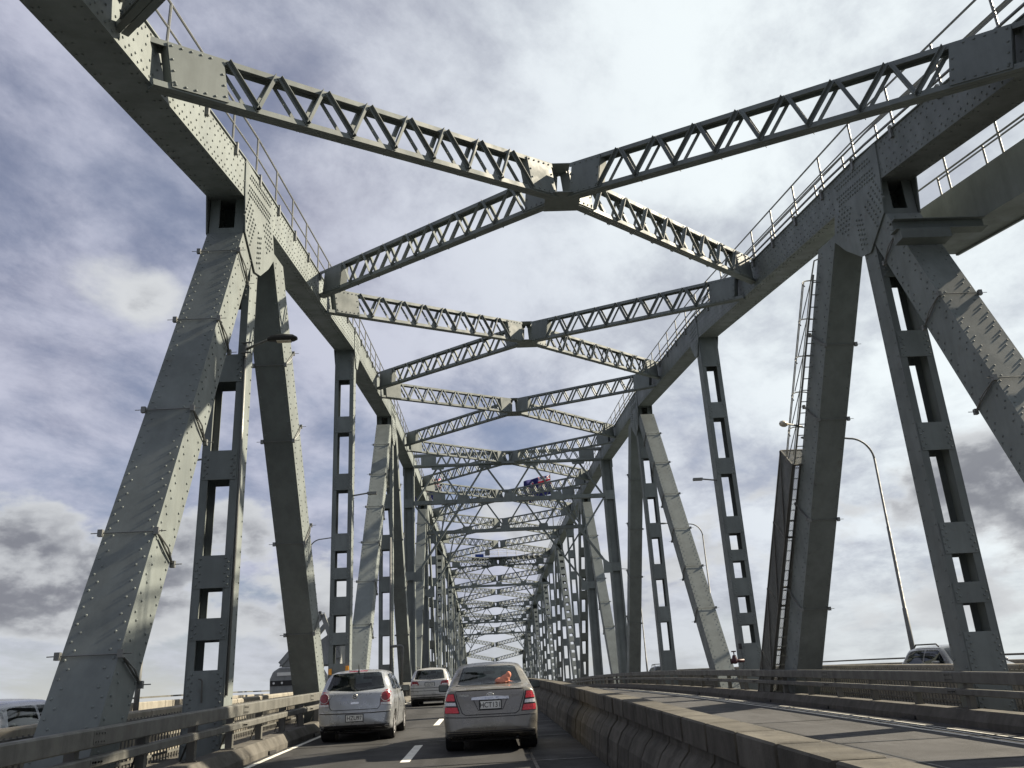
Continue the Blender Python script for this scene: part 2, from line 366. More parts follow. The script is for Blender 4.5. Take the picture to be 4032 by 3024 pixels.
# ------------------------------------------------------------------ the truss bridge
XI, XO = 6.84, 7.60
NY = [2.3, 16.95, 31.85, 46.45, 61.3, 76.0] + [76.0 + 14.72*i for i in range(1, 11)]
NZ = [6.95, 10.58, 13.42, 15.32, 16.42, 17.05, 17.5, 17.8, 17.9, 17.7, 17.45, 16.95, 16.0, 14.8, 12.6, 9.9]
K = len(NY)                                                    # index 0 is behind/over the camera; 1 = first full node in view
def zu(y):
    """underside of the top chord"""
    for i in range(K-1):
        if y <= NY[i+1] or i == K-2:
            t = (y-NY[i])/(NY[i+1]-NY[i]); return NZ[i] + (NZ[i+1]-NZ[i])*t
CD = 0.86
bridge = empty('truss_bridge', (0, 17, rz(17)), 0, 'grey riveted steel truss bridge with crossed lattice bracing arching over the road', 'bridge')
riv = {}
def rv(part):
    if part not in riv: riv[part] = MB()
    return riv[part]
def pt(sg, x, y, z): return Vector((sg*x, y, z))
for sg in (-1, 1):
    nin = Vector((-sg, 0, 0))
    # ---- top chord, one length per panel
    for i in range(K-1):
        y0, y1 = NY[i] - (6 if i == 0 else 0), NY[i+1]
        z0 = NZ[0]-6*0.25 if i == 0 else NZ[i]; z1 = NZ[i+1]
        m = MB(); m.prism_x([(y0, z0), (y1, z1), (y1, z1+CD), (y0, z0+CD)], sg*XI, sg*XO)
        m.prism_x([(y0, z0+CD+.004), (y1, z1+CD+.004), (y1, z1+CD+.03), (y0, z0+CD+.03)], sg*(XI-.035), sg*(XO+.035))    # cover plate
        ch = m.obj('top_chord', STEEL, bridge)
        if i <= 3:
            R = rv(ch); ys = y0 if i else 4.0
            for q, dz in enumerate((0.07, 0.17, 0.34, 0.52, 0.69, 0.79)):
                pitch = 0.22 if i < 2 else 0.34
                dense = q in (0, 1, 4, 5)
                z_ = lambda y: zu(y)+dz
                add_rivets(R, row((sg*XI, ys, z_(ys)), (sg*XI, y1, z_(y1)), pitch if dense else pitch*(1.4 if i < 2 else 99), 0.11*(q % 2)), nin)
            for xx in (XI+.07, XI+.16, XO-.16, XO-.07):
                add_rivets(R, row((sg*xx, ys, zu(ys)), (sg*xx, y1, zu(y1)), 0.30), (0, 0, -1))
            if sg > 0 and i < 2: pass
    # ---- posts
    AOP = [(8.35, 7.06), (6.46, 5.0), (4.41, 2.93), (2.32, 1.77), (1.38, 0.85)]
    BOP = [(12.13, 10.63), (9.99, 8.38), (7.76, 6.14), (5.51, 4.9), (4.5, 3.88), (3.25, 2.65), (2.24, 1.61)]
    for i in range(1, K):
        y = NY[i]; yf, yb = y-0.27, y+0.28; top = NZ[i]+0.15; bot = rz(y)-3.0
        solid = i in (4, 5)
        if solid:
            yf, yb = y-0.36, y+0.40
            m = MB(); m.b(sg*(XI+.012), sg*(XI+.05), yf, yb, bot, top); m.b(sg*(XO-.05), sg*(XO-.012), yf, yb, bot, top)
            m.b(sg*(XI+.051), sg*(XO-.051), yf+0.16, yf+0.20, bot, top); m.b(sg*(XI+.051), sg*(XO-.051), yb-0.20, yb-0.16, bot, top)
            for xx in (XI+.051, XO-.051-.09): m.b(sg*xx, sg*(xx+.09), yf+.002, yf+.03, bot, top)
            po = m.obj('post', STEEL, bridge)
            R = rv(po)
            for xx in (XI+.09, XO-.09): add_rivets(R, row((sg*xx, yf, rz(y)), (sg*xx, yf, top-.4), 0.24), (0,-1,0))
            add_rivets(R, row((sg*(XI+.012), yf+.06, rz(y)), (sg*(XI+.012), yf+.06, top-.4), 0.24), nin)
            for (a, c) in ((NZ[i]-2.95, NZ[i]-2.30), (NZ[i]-8.05, NZ[i]-7.45)):
                MB().b(sg*(XI+.02), sg*(XO-.02), yf-.03, yf-.002, a, c).obj('batten_plate', STEEL, po)
        else:
            m = MB(); m.b(sg*(XI+.014), sg*(XI+.036), yf, yb, bot, top); m.b(sg*(XO-.036), sg*(XO-.014), yf, yb, bot, top)
            for xx in (XI+.037, XO-.037-.13):                          # flange angles, front and back
                m.b(sg*xx, sg*(xx+.13), yf+.002, yf+.022, bot, top); m.b(sg*xx, sg*(xx+.13), yb-.022, yb-.002, bot, top)
            po = m.obj('post', STEEL, bridge)
            if i == 1: ops = AOP
            elif i == 2: ops = BOP
            else:
                ops = []; z = NZ[i]-1.3
                if i % 2: z -= 1.6
                while z > rz(y)+1.4: ops.append((z, z-1.42)); z -= 2.2
            edges = [(top, ops[0][0])] + [(ops[q][1], ops[q+1][0]) for q in range(len(ops)-1)] + [(ops[-1][1], bot)]
            for (a, c) in edges:
                for yy in (yf-.012, yb-.010):
                    MB().b(sg*(XI+.05), sg*(XO-.05), yy, yy+.022, c, a).obj('batten_plate', STEEL, po)
                if i <= 3:
                    R = rv(po)
                    for xx in (XI+.09, XI+.145, XO-.145, XO-.09):
                        add_rivets(R, row((sg*xx, yf-.012, max(c, rz(y))), (sg*xx, yf-.012, a), 0.14, 0.07*(xx in (XI+.145, XO-.145))), (0,-1,0))
            if i <= 3:
                R = rv(po)
                for yy in (yf+.07, yb-.07, ):
                    add_rivets(R, row((sg*(XI+.014), yy, rz(y)+.3), (sg*(XI+.014), yy, top-1.2), 0.30, 0.15*(yy > y)), nin)
    # ---- diagonals (even spaced pairs meeting at every second node)
    def diagonal(P, near, detail, holes=False):
        """P: upper/lower corner pairs (near-top, far-top, far-bottom, near-bottom) in (y, z)"""
        m = MB(); xi, xo = XI+(.010 if near else .013), XO-(.010 if near else .013)
        m.prism_x(P, sg*xi, sg*xo)
        dg = m.obj('diagonal', STEEL, bridge)
        nt_, ft, fb, nb = [Vector((0, *p)) for p in P]
        ax = (nt_-nb).normalized(); nrm = Vector((0, -ax.z, ax.y))
        lit_face = near
        if detail:
            R = rv(dg); lo = max(nb.z, rz(nb.y)-0.3); s0 = (lo-nb.z)/max(ax.z, .01); A0 = nb + ax*s0; B0 = fb + ax*s0
            if near:
                for xx, o in ((xi+.06, 0), (xi+.14, .15), (xo-.14, .15), (xo-.06, 0)):
                    q = Vector((sg*xx, 0, 0)); add_rivets(R, row(A0+q, nt_+q, 0.26, o*.87), nrm, .024, .013)
            else:
                for xx, o in ((xi+.06, 0), (xo-.06, 0)):
                    q = Vector((sg*xx, 0, 0)); add_rivets(R, row(A0+q, nt_+q, 0.34, o), (0, -abs(ax.z), -abs(ax.y)))
            ww = (ft-nt_)
            for f_, o in ((.12, 0), (.24, .15), (.76, .15), (.88, 0)):
                q = Vector((sg*xi, 0, 0)); add_rivets(R, row(A0 + ww*f_ + q, nt_ + ww*f_ + q, 0.30, o), nin)
        return dg, nt_, ft, fb, nb, ax, nrm, xi, xo
    def ladder_diagonal(P, near, op, bt):
        """far members: two side plates tied by batten plates"""
        m = MB(); xi, xo = XI+.012, XO-.012
        m.prism_x(P, sg*xi, sg*(xi+.04)); m.prism_x(P, sg*(xo-.04), sg*xo)
        nt_, ft, fb, nb = [Vector((0, *p)) for p in P]
        for a, c in ((nt_, nb), (ft, fb)):
            ax = (a-c); L = ax.length; ax.normalize(); n_ = Vector((0, -ax.z, ax.y)); s = 0.0
            for xx in (xi+.10, xo-.10): m.beam(Vector((sg*xx, 0, 0))+a, Vector((sg*xx, 0, 0))+c, .12, .02, n_)
            while s < L:
                m.box(a - ax*min(s+bt/2, L) + Vector((sg*(xi+xo)/2, 0, 0)), ((xo-xi)/2-.045, bt/2, .012), (Vector((1,0,0)), ax, n_)); s += op+bt
        return m.obj('diagonal', STEEL, bridge)
    def clamp(dg, geo, z, j=0):
        """thin tensioned band round a member, square to its axis"""
        _, nt_, ft, fb, nb, ax, nrm, xi, xo = geo
        p = nb + ax*((z-nb.z)/ax.z)
        w = (ft-nt_); w = w - ax*w.dot(ax); wl = w.length; w.normalize()
        if w.y < 0: w = -w
        sdn = Vector((sg, 0, 0)); o = nrm*0.035 if nrm.dot(w) < 0 else -w*0.035
        c0 = p + Vector((sg*(xi-.03), 0, 0)) - w*0.03; c1 = p + Vector((sg*(xo+.03), 0, 0)) - w*0.03; c2 = p + Vector((sg*(xi-.03), 0, 0)) + w*(wl+.03)
        m = MB(); m.tube([c0, c1], .010, 5); mid = (c0+c2)/2 + Vector((-sg*.05, 0, 0)); m.tube([c0, mid, c2], .013, 5)
        m.tube([c0, c2], .016, 5)
        for c_ in (c0, c1, c2):
            m.box(c_, (.035, .035, .05)); m.tube([c_ + Vector((sg*.0, 0, 0)), c_ - Vector((sg*.14, 0, 0)) if c_ is not c1 else c_ + Vector((sg*.14, 0, 0))], .008, 4)
        m.obj('cable_clamp', PIPE, dg)
    # first node in view: steep near diagonal, flatter far one
    g1 = diagonal([(15.95, 9.50), (16.93, 9.72), (10.62, -3.4), (9.79, -3.4)], True, True)
    for z in (8.9, 6.95, 4.85, 2.6, 0.85): clamp(g1[0], g1, z)
    g2 = diagonal([(18.40, 10.42), (19.50, 10.60), (30.05, -3.2), (28.95, -3.2)], False, True)
    for z in (8.2, 6.6, 4.3, 2.1): clamp(g2[0], g2, z)
    for i in range(3, K, 2):
        y, z = NY[i], NZ[i]; zb = rz(y)-4.6
        yb_ = NY[i-1]; yn = NY[i+1] if i+1 < K else y+14.7
        sl = 1.44 if i == 3 else (z-1.2-zb)/(y-1.3-yb_-0.5)
        P = [(y-1.55, z-0.75), (y-0.58, z-0.75), (y-0.58-(z-.75-zb)/sl, zb), (y-1.55-(z-.75-zb)/sl, zb)]
        if i > 5: ladder_diagonal(P, True, .42, .62); g_ = None
        else: g_ = diagonal(P, True, i == 3)
        if i <= 5:
            for q in range(6): clamp(g_[0], g_, z-2.2-q*1.95)
        zf_ = rz(yn)-4.6; sl2 = (z-.3-zf_)/(yn-0.5-(y+1.4))
        P = [(y+1.40, z-0.2), (y+2.45, z-0.2), (y+2.45+(z-.2-zf_)/sl2, zf_), (y+1.40+(z-.2-zf_)/sl2, zf_)]
        if i >= 5: ladder_diagonal(P, False, 1.35, .8); g_ = None
        else: g_ = diagonal(P, False, False)
        if i < 5:
            for q in range(4): clamp(g_[0], g_, z-3.2-q*2.6)
    # ---- gusset plates at the nodes
    GA = [(-1.25, 0.56), (-1.18, -0.12), (-0.98, -1.05), (-0.08, -1.52), (0.36, -1.38), (1.00, -0.88), (1.50, -0.36), (1.14, 0.40), (1.10, 0.92)]
    GB = [(-0.42, 0.75), (-0.36, -0.10), (0.05, -0.68), (0.42, -0.62), (0.92, 0.02), (1.02, 0.92), (0.2, 0.80)]
    for i in range(1, K):
        big = i % 2 == 1; y, z = NY[i], NZ[i]; G = GA if big else GB
        if i in (4,): G = [(-0.40, 0.76), (-0.37, -0.55), (0.42, -0.55), (0.55, 0.02), (0.5, 0.84)]
        for xa, xb in ((XI-.030, XI-.002), (XO+.002, XO+.030)):
            po = MB().prism_x([(y+a, z+c_) for a, c_ in G], sg*xa, sg*xb).obj('gusset_plate', STEEL, bridge)
            if xa < XI and i <= 3:
                R = rv(po); X = sg*(XI-.030); sl = (NZ[i+1]-NZ[i])/(NY[i+1]-NY[i])
                if big:
                    for q in range(6):
                        dz = 0.12+q*0.105
                        if q == 3: continue
                        add_rivets(R, row((X, y-1.02+q*.02, z+dz-1.0*sl-.03), (X, y+0.98, z+dz+0.98*sl), 0.125, .06*(q % 2)), nin, .033, .030)
                    d1 = Vector((0, .43, .90)) if i == 1 else Vector((0, .57, .82)); d2 = Vector((0, .61, -.79))
                    for q in range(5):
                        s = Vector((X, y-0.98+q*.13, z-0.42-q*.10)); add_rivets(R, row(s-d1*.42, s+d1*.50, 0.125, .06*(q % 2)), nin, .033, .030)
                    for q in range(3):
                        s = Vector((X, y-0.02+q*.12, z-0.82)); add_rivets(R, row(s-Vector((0,0,.5)), s+Vector((0,0,.42)), 0.125, .06*(q % 2)), nin, .033, .030)
                    for q in range(5):
                        s = Vector((X, y+0.56+q*.12, z-0.32+q*.09)); add_rivets(R, row(s-d2*.36, s+d2*.42, 0.125, .06*(q % 2)), nin, .033, .030)
                else:
                    for q in range(4): add_rivets(R, row((X, y-.3, z+.12+q*.15), (X, y+.82, z+.2+q*.15), 0.14, .07*(q % 2)), nin, .030, .025)
                    for q in range(3): add_rivets(R, row((X, y-.15+q*.14, z-.45), (X, y-.15+q*.14, z+.05), 0.14), nin, .030, .025)
        if big and i <= 5:                                      # recessed web with slot between the gussets, under the chord
            m = MB(); yy = y-0.95
            m.b(sg*(XI+.02), sg*(XI+.22), yy, yy+.03, z-1.2, z+.02); m.b(sg*(XO-.22), sg*(XO-.02), yy, yy+.03, z-1.2, z+.02)
            m.b(sg*(XI+.22), sg*(XO-.22), yy, yy+.03, z-1.2, z-.92); m.b(sg*(XI+.22), sg*(XO-.22), yy, yy+.03, z-.16, z+.02)
            m.obj('web_plate', STEEL, bridge)

# ---- lateral X bracing: crosses at every node, ends half-way along the panels
BD, BW = 0.84, 0.105
bar_l = math.hypot(0.49, BD-0.10)
bm_ = MB(); bm_.box((0,0,0), (.036, bar_l/2, .008)); bm_.box((.030, 0, .040), (.006, bar_l/2, .032)); BAR = bm_.mesh('lattice_bar'); BAR.materials.append(STEEL)
BARV, BARF = list(bm_.v), list(bm_.f)
nbar = 0
for i in range(0, K):
    zc = NZ[i]+0.10; C0 = Vector((0, NY[i], zc))
    m = MB(); xb = None; bars = []; plates = []
    for sx in (-1, 1):
        for sy in (-1, 1):
            j = i+sy
            if j < 0: yp = NY[0]-7.3; zp = NZ[0]-7.3*.25
            elif j >= K: continue
            else: yp = (NY[i]+NY[j])/2 + (0.55 if sy > 0 else 0.55); zp = zu(yp)
            # the two braces of neighbouring panels meet the chord a little apart
            yp += -0.55*sy
            P0 = Vector((sx*(XI-.005), yp, zp+.03)); a = C0-P0; L = a.length; a.normalize()
            s = a.cross(Vector((0,0,1))).normalized(); u = s.cross(a)
            for side in (-1, 1):
                for h, hs in ((0, 1), (BD, -1)):
                    o = s*(side*BW)+u*h
                    c0, c1 = P0+o+a*.02, C0+o-a*.22
                    m.beam(c0 - s*side*.05 + u*hs*.010, c1 - s*side*.05 + u*hs*.010, .10, .020, u)      # flat leg
                    m.beam(c0 - s*side*.008 + u*hs*.060, c1 - s*side*.008 + u*hs*.060, .016, .08, u)      # upright leg
                # end plates
                for s0, s1 in ((0.30, 1.22), (L-1.08, L-0.30)):
                    plates.append((P0 + a*((s0+s1)/2) + s*(side*(BW+.014)) + u*(BD/2), a, s, u, (s1-s0)/2, side))
                n_ = 8; s0, s1 = 1.26, L-1.12; p_ = (s1-s0)/7.5
                for q in range(n_):
                    for hf in ((0, 1) if q < 7 else (0,)):
                        b0 = s0 + p_*q + (p_*.5 if hf else 0.04); b1 = b0 + p_*.5-.04
                        z0_, z1_ = (BD-.05, .05) if hf == 0 else (.05, BD-.05)
                        q0 = P0 + a*b0 + s*(side*(BW+.010)) + u*z0_; q1 = P0 + a*b1 + s*(side*(BW+.010)) + u*z1_
                        bars.append((q0, q1, s*side, hf))
    # crossing hub: octagonal sleeve plates round an open core
    m.b(-.40, .40, NY[i]-.40, NY[i]+.40, zc-.022, zc-.002); m.b(-.22, .22, NY[i]-.22, NY[i]+.22, zc+BD+.002, zc+BD+.022)
    xb = m.obj('cross_brace', STEEL, bridge)
    for (c_, a, s, u, hl, side) in plates:
        pl = MB().box(c_, (hl, .010, BD/2-.03), (a, s, u)).obj('end_plate', STEEL, xb)
        if i <= 2:
            R = rv(pl)
            for zz_ in (-BD/2+.08, BD/2-.08): add_rivets(R, row(c_ - a*hl + u*zz_ + s*side*.010, c_ + a*hl + u*zz_ + s*side*.010, .16), s*side)
            for ss_ in (-1, 1): add_rivets(R, row(c_ + a*(ss_*(hl-.05)) - u*(BD/2-.06) + s*side*.010, c_ + a*(ss_*(hl-.05)) + u*(BD/2-.06) + s*side*.010, .2), s*side)
        for e in (-1, 1):                                       # diaphragm edge angles
            if side > 0: MB().box(c_ + a*(e*hl) - s*(BW+.014), (.008, BW, BD/2-.05), (a, s, u)).obj('diaphragm', STEEL, xb)
    if i in (1, 2):
        for (q0, q1, sn, hf) in bars:
            ax_ = (q1-q0).normalized(); w_ = ax_.cross(sn).normalized()
            if (w_.dot(SUN) < 0) == (hf == 0): w_ = -w_; ax_ = -ax_
            Mx = Matrix((w_, ax_, sn)).transposed().to_4x4(); Mx.translation = (q0+q1)/2
            inst('lattice_bar', BAR, Mx, xb)
    else:
        bb_ = MB()
        for (q0, q1, sn, hf) in bars: bb_.beam(q0, q1, .055 if i < 4 else .062, .07, sn)
        bb_.obj('lattice_bars', STEEL, xb, kind='stuff')

# ---- portal frames
for i in (4, 5, 8, 11, 12):
    y, zt = NY[i]-0.30, NZ[i]; zb = zt-2.65
    pf = MB().b(-XI, XI, y-.14, y-.11, zb-.125, zb+.125).b(-XI, XI, y+.11, y+.14, zb-.125, zb+.125).b(-XI, XI, y-.14, y+.14, zb-.14, zb-.128).b(-XI, XI, y-.14, y+.14, zb+.128, zb+.14)
    po = pf.obj('portal_frame', STEEL, bridge)
    tops = [-5.1, -1.7, 1.7, 5.1]; bots = [-6.7, -3.36, 0, 3.36, 6.7]
    for q in range(4):
        for e in (0, 1):
            MB().beam((tops[q], y, zt-.02), (bots[q+e], y, zb+.1), .12, .12, (0,1,0)).obj('web_member', STEEL, po)
    for x in tops: MB().prism([(-.42,-.28), (.42,-.28), (.55,.12), (-.55,.12)], (x, y-.17, zt+.0), (1,0,0), (0,0,1), (0,1,0), .02).obj('gusset_plate', STEEL, po)
    for x in (-3.36, 0, 3.36): MB().prism([(-.5,-.2), (.5,-.2), (.36,.42), (-.36,.42)], (x, y-.17, zb+.0), (1,0,0), (0,0,1), (0,1,0), .02).obj('gusset_plate', STEEL, po)
    kz = zt-7.75
    for sx in (-1, 1):
        MB().beam((sx*6.75, y, kz), (sx*3.36, y, zb-.12), .15, .15, (0,1,0)).obj('knee_brace', STEEL, po)
        MB().beam((sx*6.75, y, zb-.2), (sx*5.05, y, (kz+zb-.12)/2), .13, .13, (0,1,0)).obj('knee_brace', STEEL, po)
        MB().beam((sx*5.05, y+.02, (kz+zb-.12)/2), (sx*4.5, y+.02, zb-.15), .10, .10, (0,1,0)).obj('knee_brace', STEEL, po)
        MB().prism([(-.30,-.42), (.30,-.42), (.30,.16), (-.10,.5), (-.30,.5)] if sx > 0 else [(-.30,-.42), (.30,-.42), (.30,.5), (.10,.5), (-.30,.16)], (sx*6.62, y-.12, kz), (1,0,0), (0,0,1), (0,1,0), .02).obj('gusset_plate', STEEL, po)
    # lattice strut along the top
    for yy in (-.2, .2):
        for zz_ in (0.05, 0.85): MB().b(-XI, XI, y+yy-.06, y+yy+.06, zt+zz_-.06, zt+zz_+.06).obj('strut_angle', STEEL, po)
    lt = MB()
    for q in range(14):
        x0 = -5.2+q*0.743
        for yy in (-.21, .21): lt.beam((x0, y+yy, zt+.08), (x0+.37, y+yy, zt+.82), .07, .02, (0,1,0)).beam((x0+.37, y+yy, zt+.82), (x0+.743, y+yy, zt+.08), .07, .02, (0,1,0))
    lt.obj('lattice_bars', STEEL, po, kind='stuff')
    for sx in (-1, 1): MB().b(sx*5.2, sx*6.3, y-.225, y-.205, zt+.02, zt+.88).obj('end_plate', STEEL, po)
for part, R in riv.items():
    if R.v: R.obj('rivets', STEEL, part, kind='stuff')

# ---- maintenance handrails along the chord tops
for sg in (-1, 1):
    for xx in (6.90, 7.54):
        hr = MB(); ys = [4.0 + 1.83*q for q in range(0, 118)]
        ys = [y for y in ys if y < 215]
        top = [(sg*xx, y, zu(y)+CD+1.06) for y in ys]
        hr.tube(top, .024, 6); hr.tube([(x, y, z-.5) for x, y, z in top], .020, 6)
        ho = hr.obj('chord_handrail', PIPE, bridge)
        sh = MB().tube([(0,0,-.02), (0,0,1.06)], .026, 6).mesh('stanchion'); sh.materials.append(PIPE)
        ft_ = MB().box((0,0,0), (.05,.05,.06)).mesh('stanchion_foot'); ft_.materials.append(PIPE)
        for y in ys[:45]:
            inst('stanchion', sh, Matrix.Translation((sg*xx, y, zu(y)+CD)), ho)
        rest = MB()
        for y in ys[45:]: rest.tube([(sg*xx, y, zu(y)+CD), (sg*xx, y, zu(y)+CD+1.06)], .026, 4)
        rest.obj('stanchions', PIPE, ho, kind='stuff')
        br = MB()
        for y in ys[:20]:
            br.box((sg*(XI-.035 if xx < 7 else XO+.035), y, zu(y)+CD-.06), (.03, .04, .14))
        br.obj('stanchion_brackets', PIPE, ho, kind='stuff')
    if sg > 0:                                                  # toe rail and cable tray beside the right chord
        tr = MB().tube([(sg*6.74, 4+2*q, zu(4+2*q)+CD+.10) for q in range(28)], .03, 5).tube([(sg*6.70, 4+2*q, zu(4+2*q)+CD+.30) for q in range(28)], .014, 5)
        tr.obj('cable_conduit', PIPE, bridge)
# ------------------------------------------------------------------ movable concrete barrier, one hinged unit after another
bar = empty('lane_barrier', (-0.135, 20, rz(20)), 0, 'long weathered concrete barrier of hinged units dividing the two carriageways', 'barrier')
def unit_mesh():
    pf = [(.300, .0), (.300, .13), (.285, .19), (.27, .36), (.205, .50), (.115, .60), (.105, .665), (.165, .69), (.165, .895), (.150, .91)]
    prof = pf + [(-x, z) for x, z in pf[::-1]]
    L = 0.878; m = MB(); n = len(prof)
    for y in (0, .018, L-.018, L):
        k = 0.975 if y in (0, L) else 1.0
        m.v += [(x*k, y, z if z < .9 else z-(0.006 if k < 1 else 0)) for x, z in prof]
    for i in range(3):
        for j in range(n): m.f.append((i*n+j, i*n+(j+1)%n, (i+1)*n+(j+1)%n, (i+1)*n+j)); m.mi.append(0)
    m.f.append(tuple(range(n))[::-1]); m.f.append(tuple(range(3*n, 4*n))); m.mi += [0, 0]
    m.b(-.05, .05, -.03, .0, .12, .55)                          # hinge block
    return m.mesh('barrier_unit')
UM = unit_mesh(); UM.materials.append(CONC); UM.materials.append(SHADE_SOOT)
for f in UM.polygons: f.material_index = 0 if f.normal.z > .6 and f.center.z > .85 else 1  # cap tops keep the pale concrete, all other faces the shade-darkened one
y = 2.2
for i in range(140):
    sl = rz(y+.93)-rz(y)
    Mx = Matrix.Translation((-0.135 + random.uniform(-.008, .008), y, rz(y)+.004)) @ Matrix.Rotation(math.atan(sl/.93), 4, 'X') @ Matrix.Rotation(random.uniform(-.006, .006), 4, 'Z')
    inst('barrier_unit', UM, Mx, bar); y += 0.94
# ------------------------------------------------------------------ guard rails
for sg in (-1, 1):
    top = 1.0 if sg < 0 else 0.92
    gr = empty('guardrail', (sg*6.55, 20, rz(20)), 0, 'two-rail steel guardrail along the left kerb, beside the silver hatchback' if sg < 0 else 'two-rail steel guardrail along the right kerb, beyond the concrete barrier', 'guardrail', None)
    y0 = -8.0
    while y0 < 130:
        ys = [y0, y0+1.55, y0+3.1, y0+4.65, y0+6.2]
        for nm, x0, x1, z0, z1 in (('upper_rail', 6.48, 6.60, top-.205, top), ('lower_rail', 6.49, 6.60, top-.415, top-.30)):
            pr_ = [(sg*x0, z0+.015), (sg*x0, z1-.02), (sg*(x0+.02), z1), (sg*x1, z1), (sg*x1, z0), (sg*(x0+.02), z0)]
            if sg < 0: pr_ = pr_[::-1]
            sweep(MB(), pr_, ys).obj(nm, RAILM, gr)
            m = MB(); ye = y0+6.2
            m.b(sg*(x0-.006), sg*(x0+.03), ye-.16, ye+.16, rz(ye)+z0+.03, rz(ye)+z1-.03)
            for q in (-.11, -.04, .04, .11):
                for zz_ in (z0+.06, z1-.06): m.box((sg*(x0-.012), ye+q, rz(ye)+zz_), (.008, .011, .011))
            m.obj('splice_plate', RAILM, gr)
        y0 += 6.2
    pm = MB().b(-.06, .06, -.055, .055, -.75, -.03).b(-.11, .11, -.10, .10, -.745, -.715)
    pm.add([(-.06,-.05,-.45),(-.06,.05,-.45),(.16*sg,.05,-.72),(.16*sg,-.05,-.72)], [(0,1,2,3),(3,2,1,0)])
    pm = pm.mesh('guardrail_post'); pm.materials.append(RAILM)
    for q in range(52):
        y = -4.0+q*2.05
        inst('rail_post', pm, Matrix.Translation((sg*6.665, y, rz(y)+top)), gr)
    # picket fence behind the truss
    fe = empty('picket_fence', (sg*7.95, 20, rz(20)), 0, 'low picket fence behind the %s truss posts' % ('left' if sg < 0 else 'right'), 'fence', None)
    for zz_ in (0.24, 0.86): sweep(MB(), rect(sg*7.935, sg*7.965, zz_-.02, zz_+.02)).obj('fence_rail', RAILM, fe)
    pk = MB(); y = 3.0
    while y < 75: pk.b(sg*7.94, sg*7.96, y-.011, y+.011, rz(y)+.12, rz(y)+.90); y += 0.15
    pk.obj('pickets', RAILM, fe, kind='stuff')
    # parapets of the side decks
    for x0, x1, tp, lab in ((8.58, 8.84, .95, 'inner'), (16.65, 16.92, .78, 'outer')):
        pa = empty('parapet', (sg*x0, 20, rz(20)), 0, 'pale concrete parapet on the %s edge of the %s side deck' % (lab, 'left' if sg < 0 else 'right'), 'parapet')
        yy = -6.0
        while yy < 118:
            e = yy+5.96; ys = [yy, (yy+e)/2, e]
            sweep(MB(), [(sg*x0, -.6), (sg*x0, tp-.03), (sg*(x0+.03), tp), (sg*(x1-.03), tp), (sg*x1, tp-.03), (sg*x1, -.6)][::sg], ys).obj('panel', PARA, pa); yy += 6.0
        if lab == 'outer': sweep(MB(), rect(sg*(x0+.08), sg*(x0+.16), tp+.14, tp+.21)).obj('top_rail', RAILM, pa)
# ------------------------------------------------------------------ street lamps on the side decks
def street_lamp(sg, y, reach, top, lab):
    x = 16.3*sg; z0 = rz(y)-.16
    r = empty('street_lamp', (x, y, z0), 0, lab, 'street lamp', 'street lamps on the side decks')
    MB().tube([(x, y, z0), (x, y, z0+3.2), (x, y, z0+3.21), (x, y, z0+6.8), (x, y, z0+6.81), (x, y, top-1.2)], [.11, .10, .08, .07, .055, .05], 10).obj('pole', GALV, r, True)
    MB().lathe([(.16, 0), (.16, .25), (.11, .3)], (x, y, z0), (0,0,1), 10).obj('base', GALV, r)
    pts = [(x, y, top-1.25)]
    for q in range(1, 13):
        t = q/12; a = t*math.pi/2
        pts.append((x - sg*(1.0*(1-math.cos(a))), y, top-1.25+1.05*math.sin(a)))
    pts += [(x - sg*(1.0+(reach-1.0)*t), y, top-.2+.14*math.sin(t*1.6)) for t in (.25, .5, .75, 1)]
    MB().tube(pts, [.05]*6+[.045]*(len(pts)-6), 8).obj('arm', GALV, r, True)
    hx = pts[-1][0]; m = MB(); n = 8; prof = [(0, .05, .04), (.10, .09, .06), (.3, .13, .08), (.55, .12, .07), (.68, .05, .03)]
    for d, w, h in prof: m.v += [(hx - sg*d, y+w*math.cos(2*math.pi*j/n), pts[-1][2]+h*math.sin(2*math.pi*j/n)) for j in range(n)]
    for i in range(len(prof)-1):
        for j in range(n): m.f.append((i*n+j, i*n+(j+1)%n, (i+1)*n+(j+1)%n, (i+1)*n+j)); m.mi.append(0)
    m.obj('lamp_head', GALV, r, True)
street_lamp(1, 38.5, 2.6, 11.1, 'tall curved-arm street lamp rising beside the grey oncoming car on the right')
street_lamp(1, 71.5, 2.9, 13.6, 'curved-arm street lamp whose arm shows left of the second ladder post on the right')
street_lamp(1, 104, 2.9, 14.6, 'slender street lamp seen far off between the right truss posts')
street_lamp(-1, 37.6, 2.6, 11.0, 'street lamp standing behind the nearest left diagonal, its foot showing by the parapet')
street_lamp(-1, 71.5, 3.0, 13.7, 'curved-arm street lamp whose arm shows between the left diagonal and ladder post')
street_lamp(-1, 104, 2.9, 14.6, 'slender street lamp seen far off between the left truss posts')
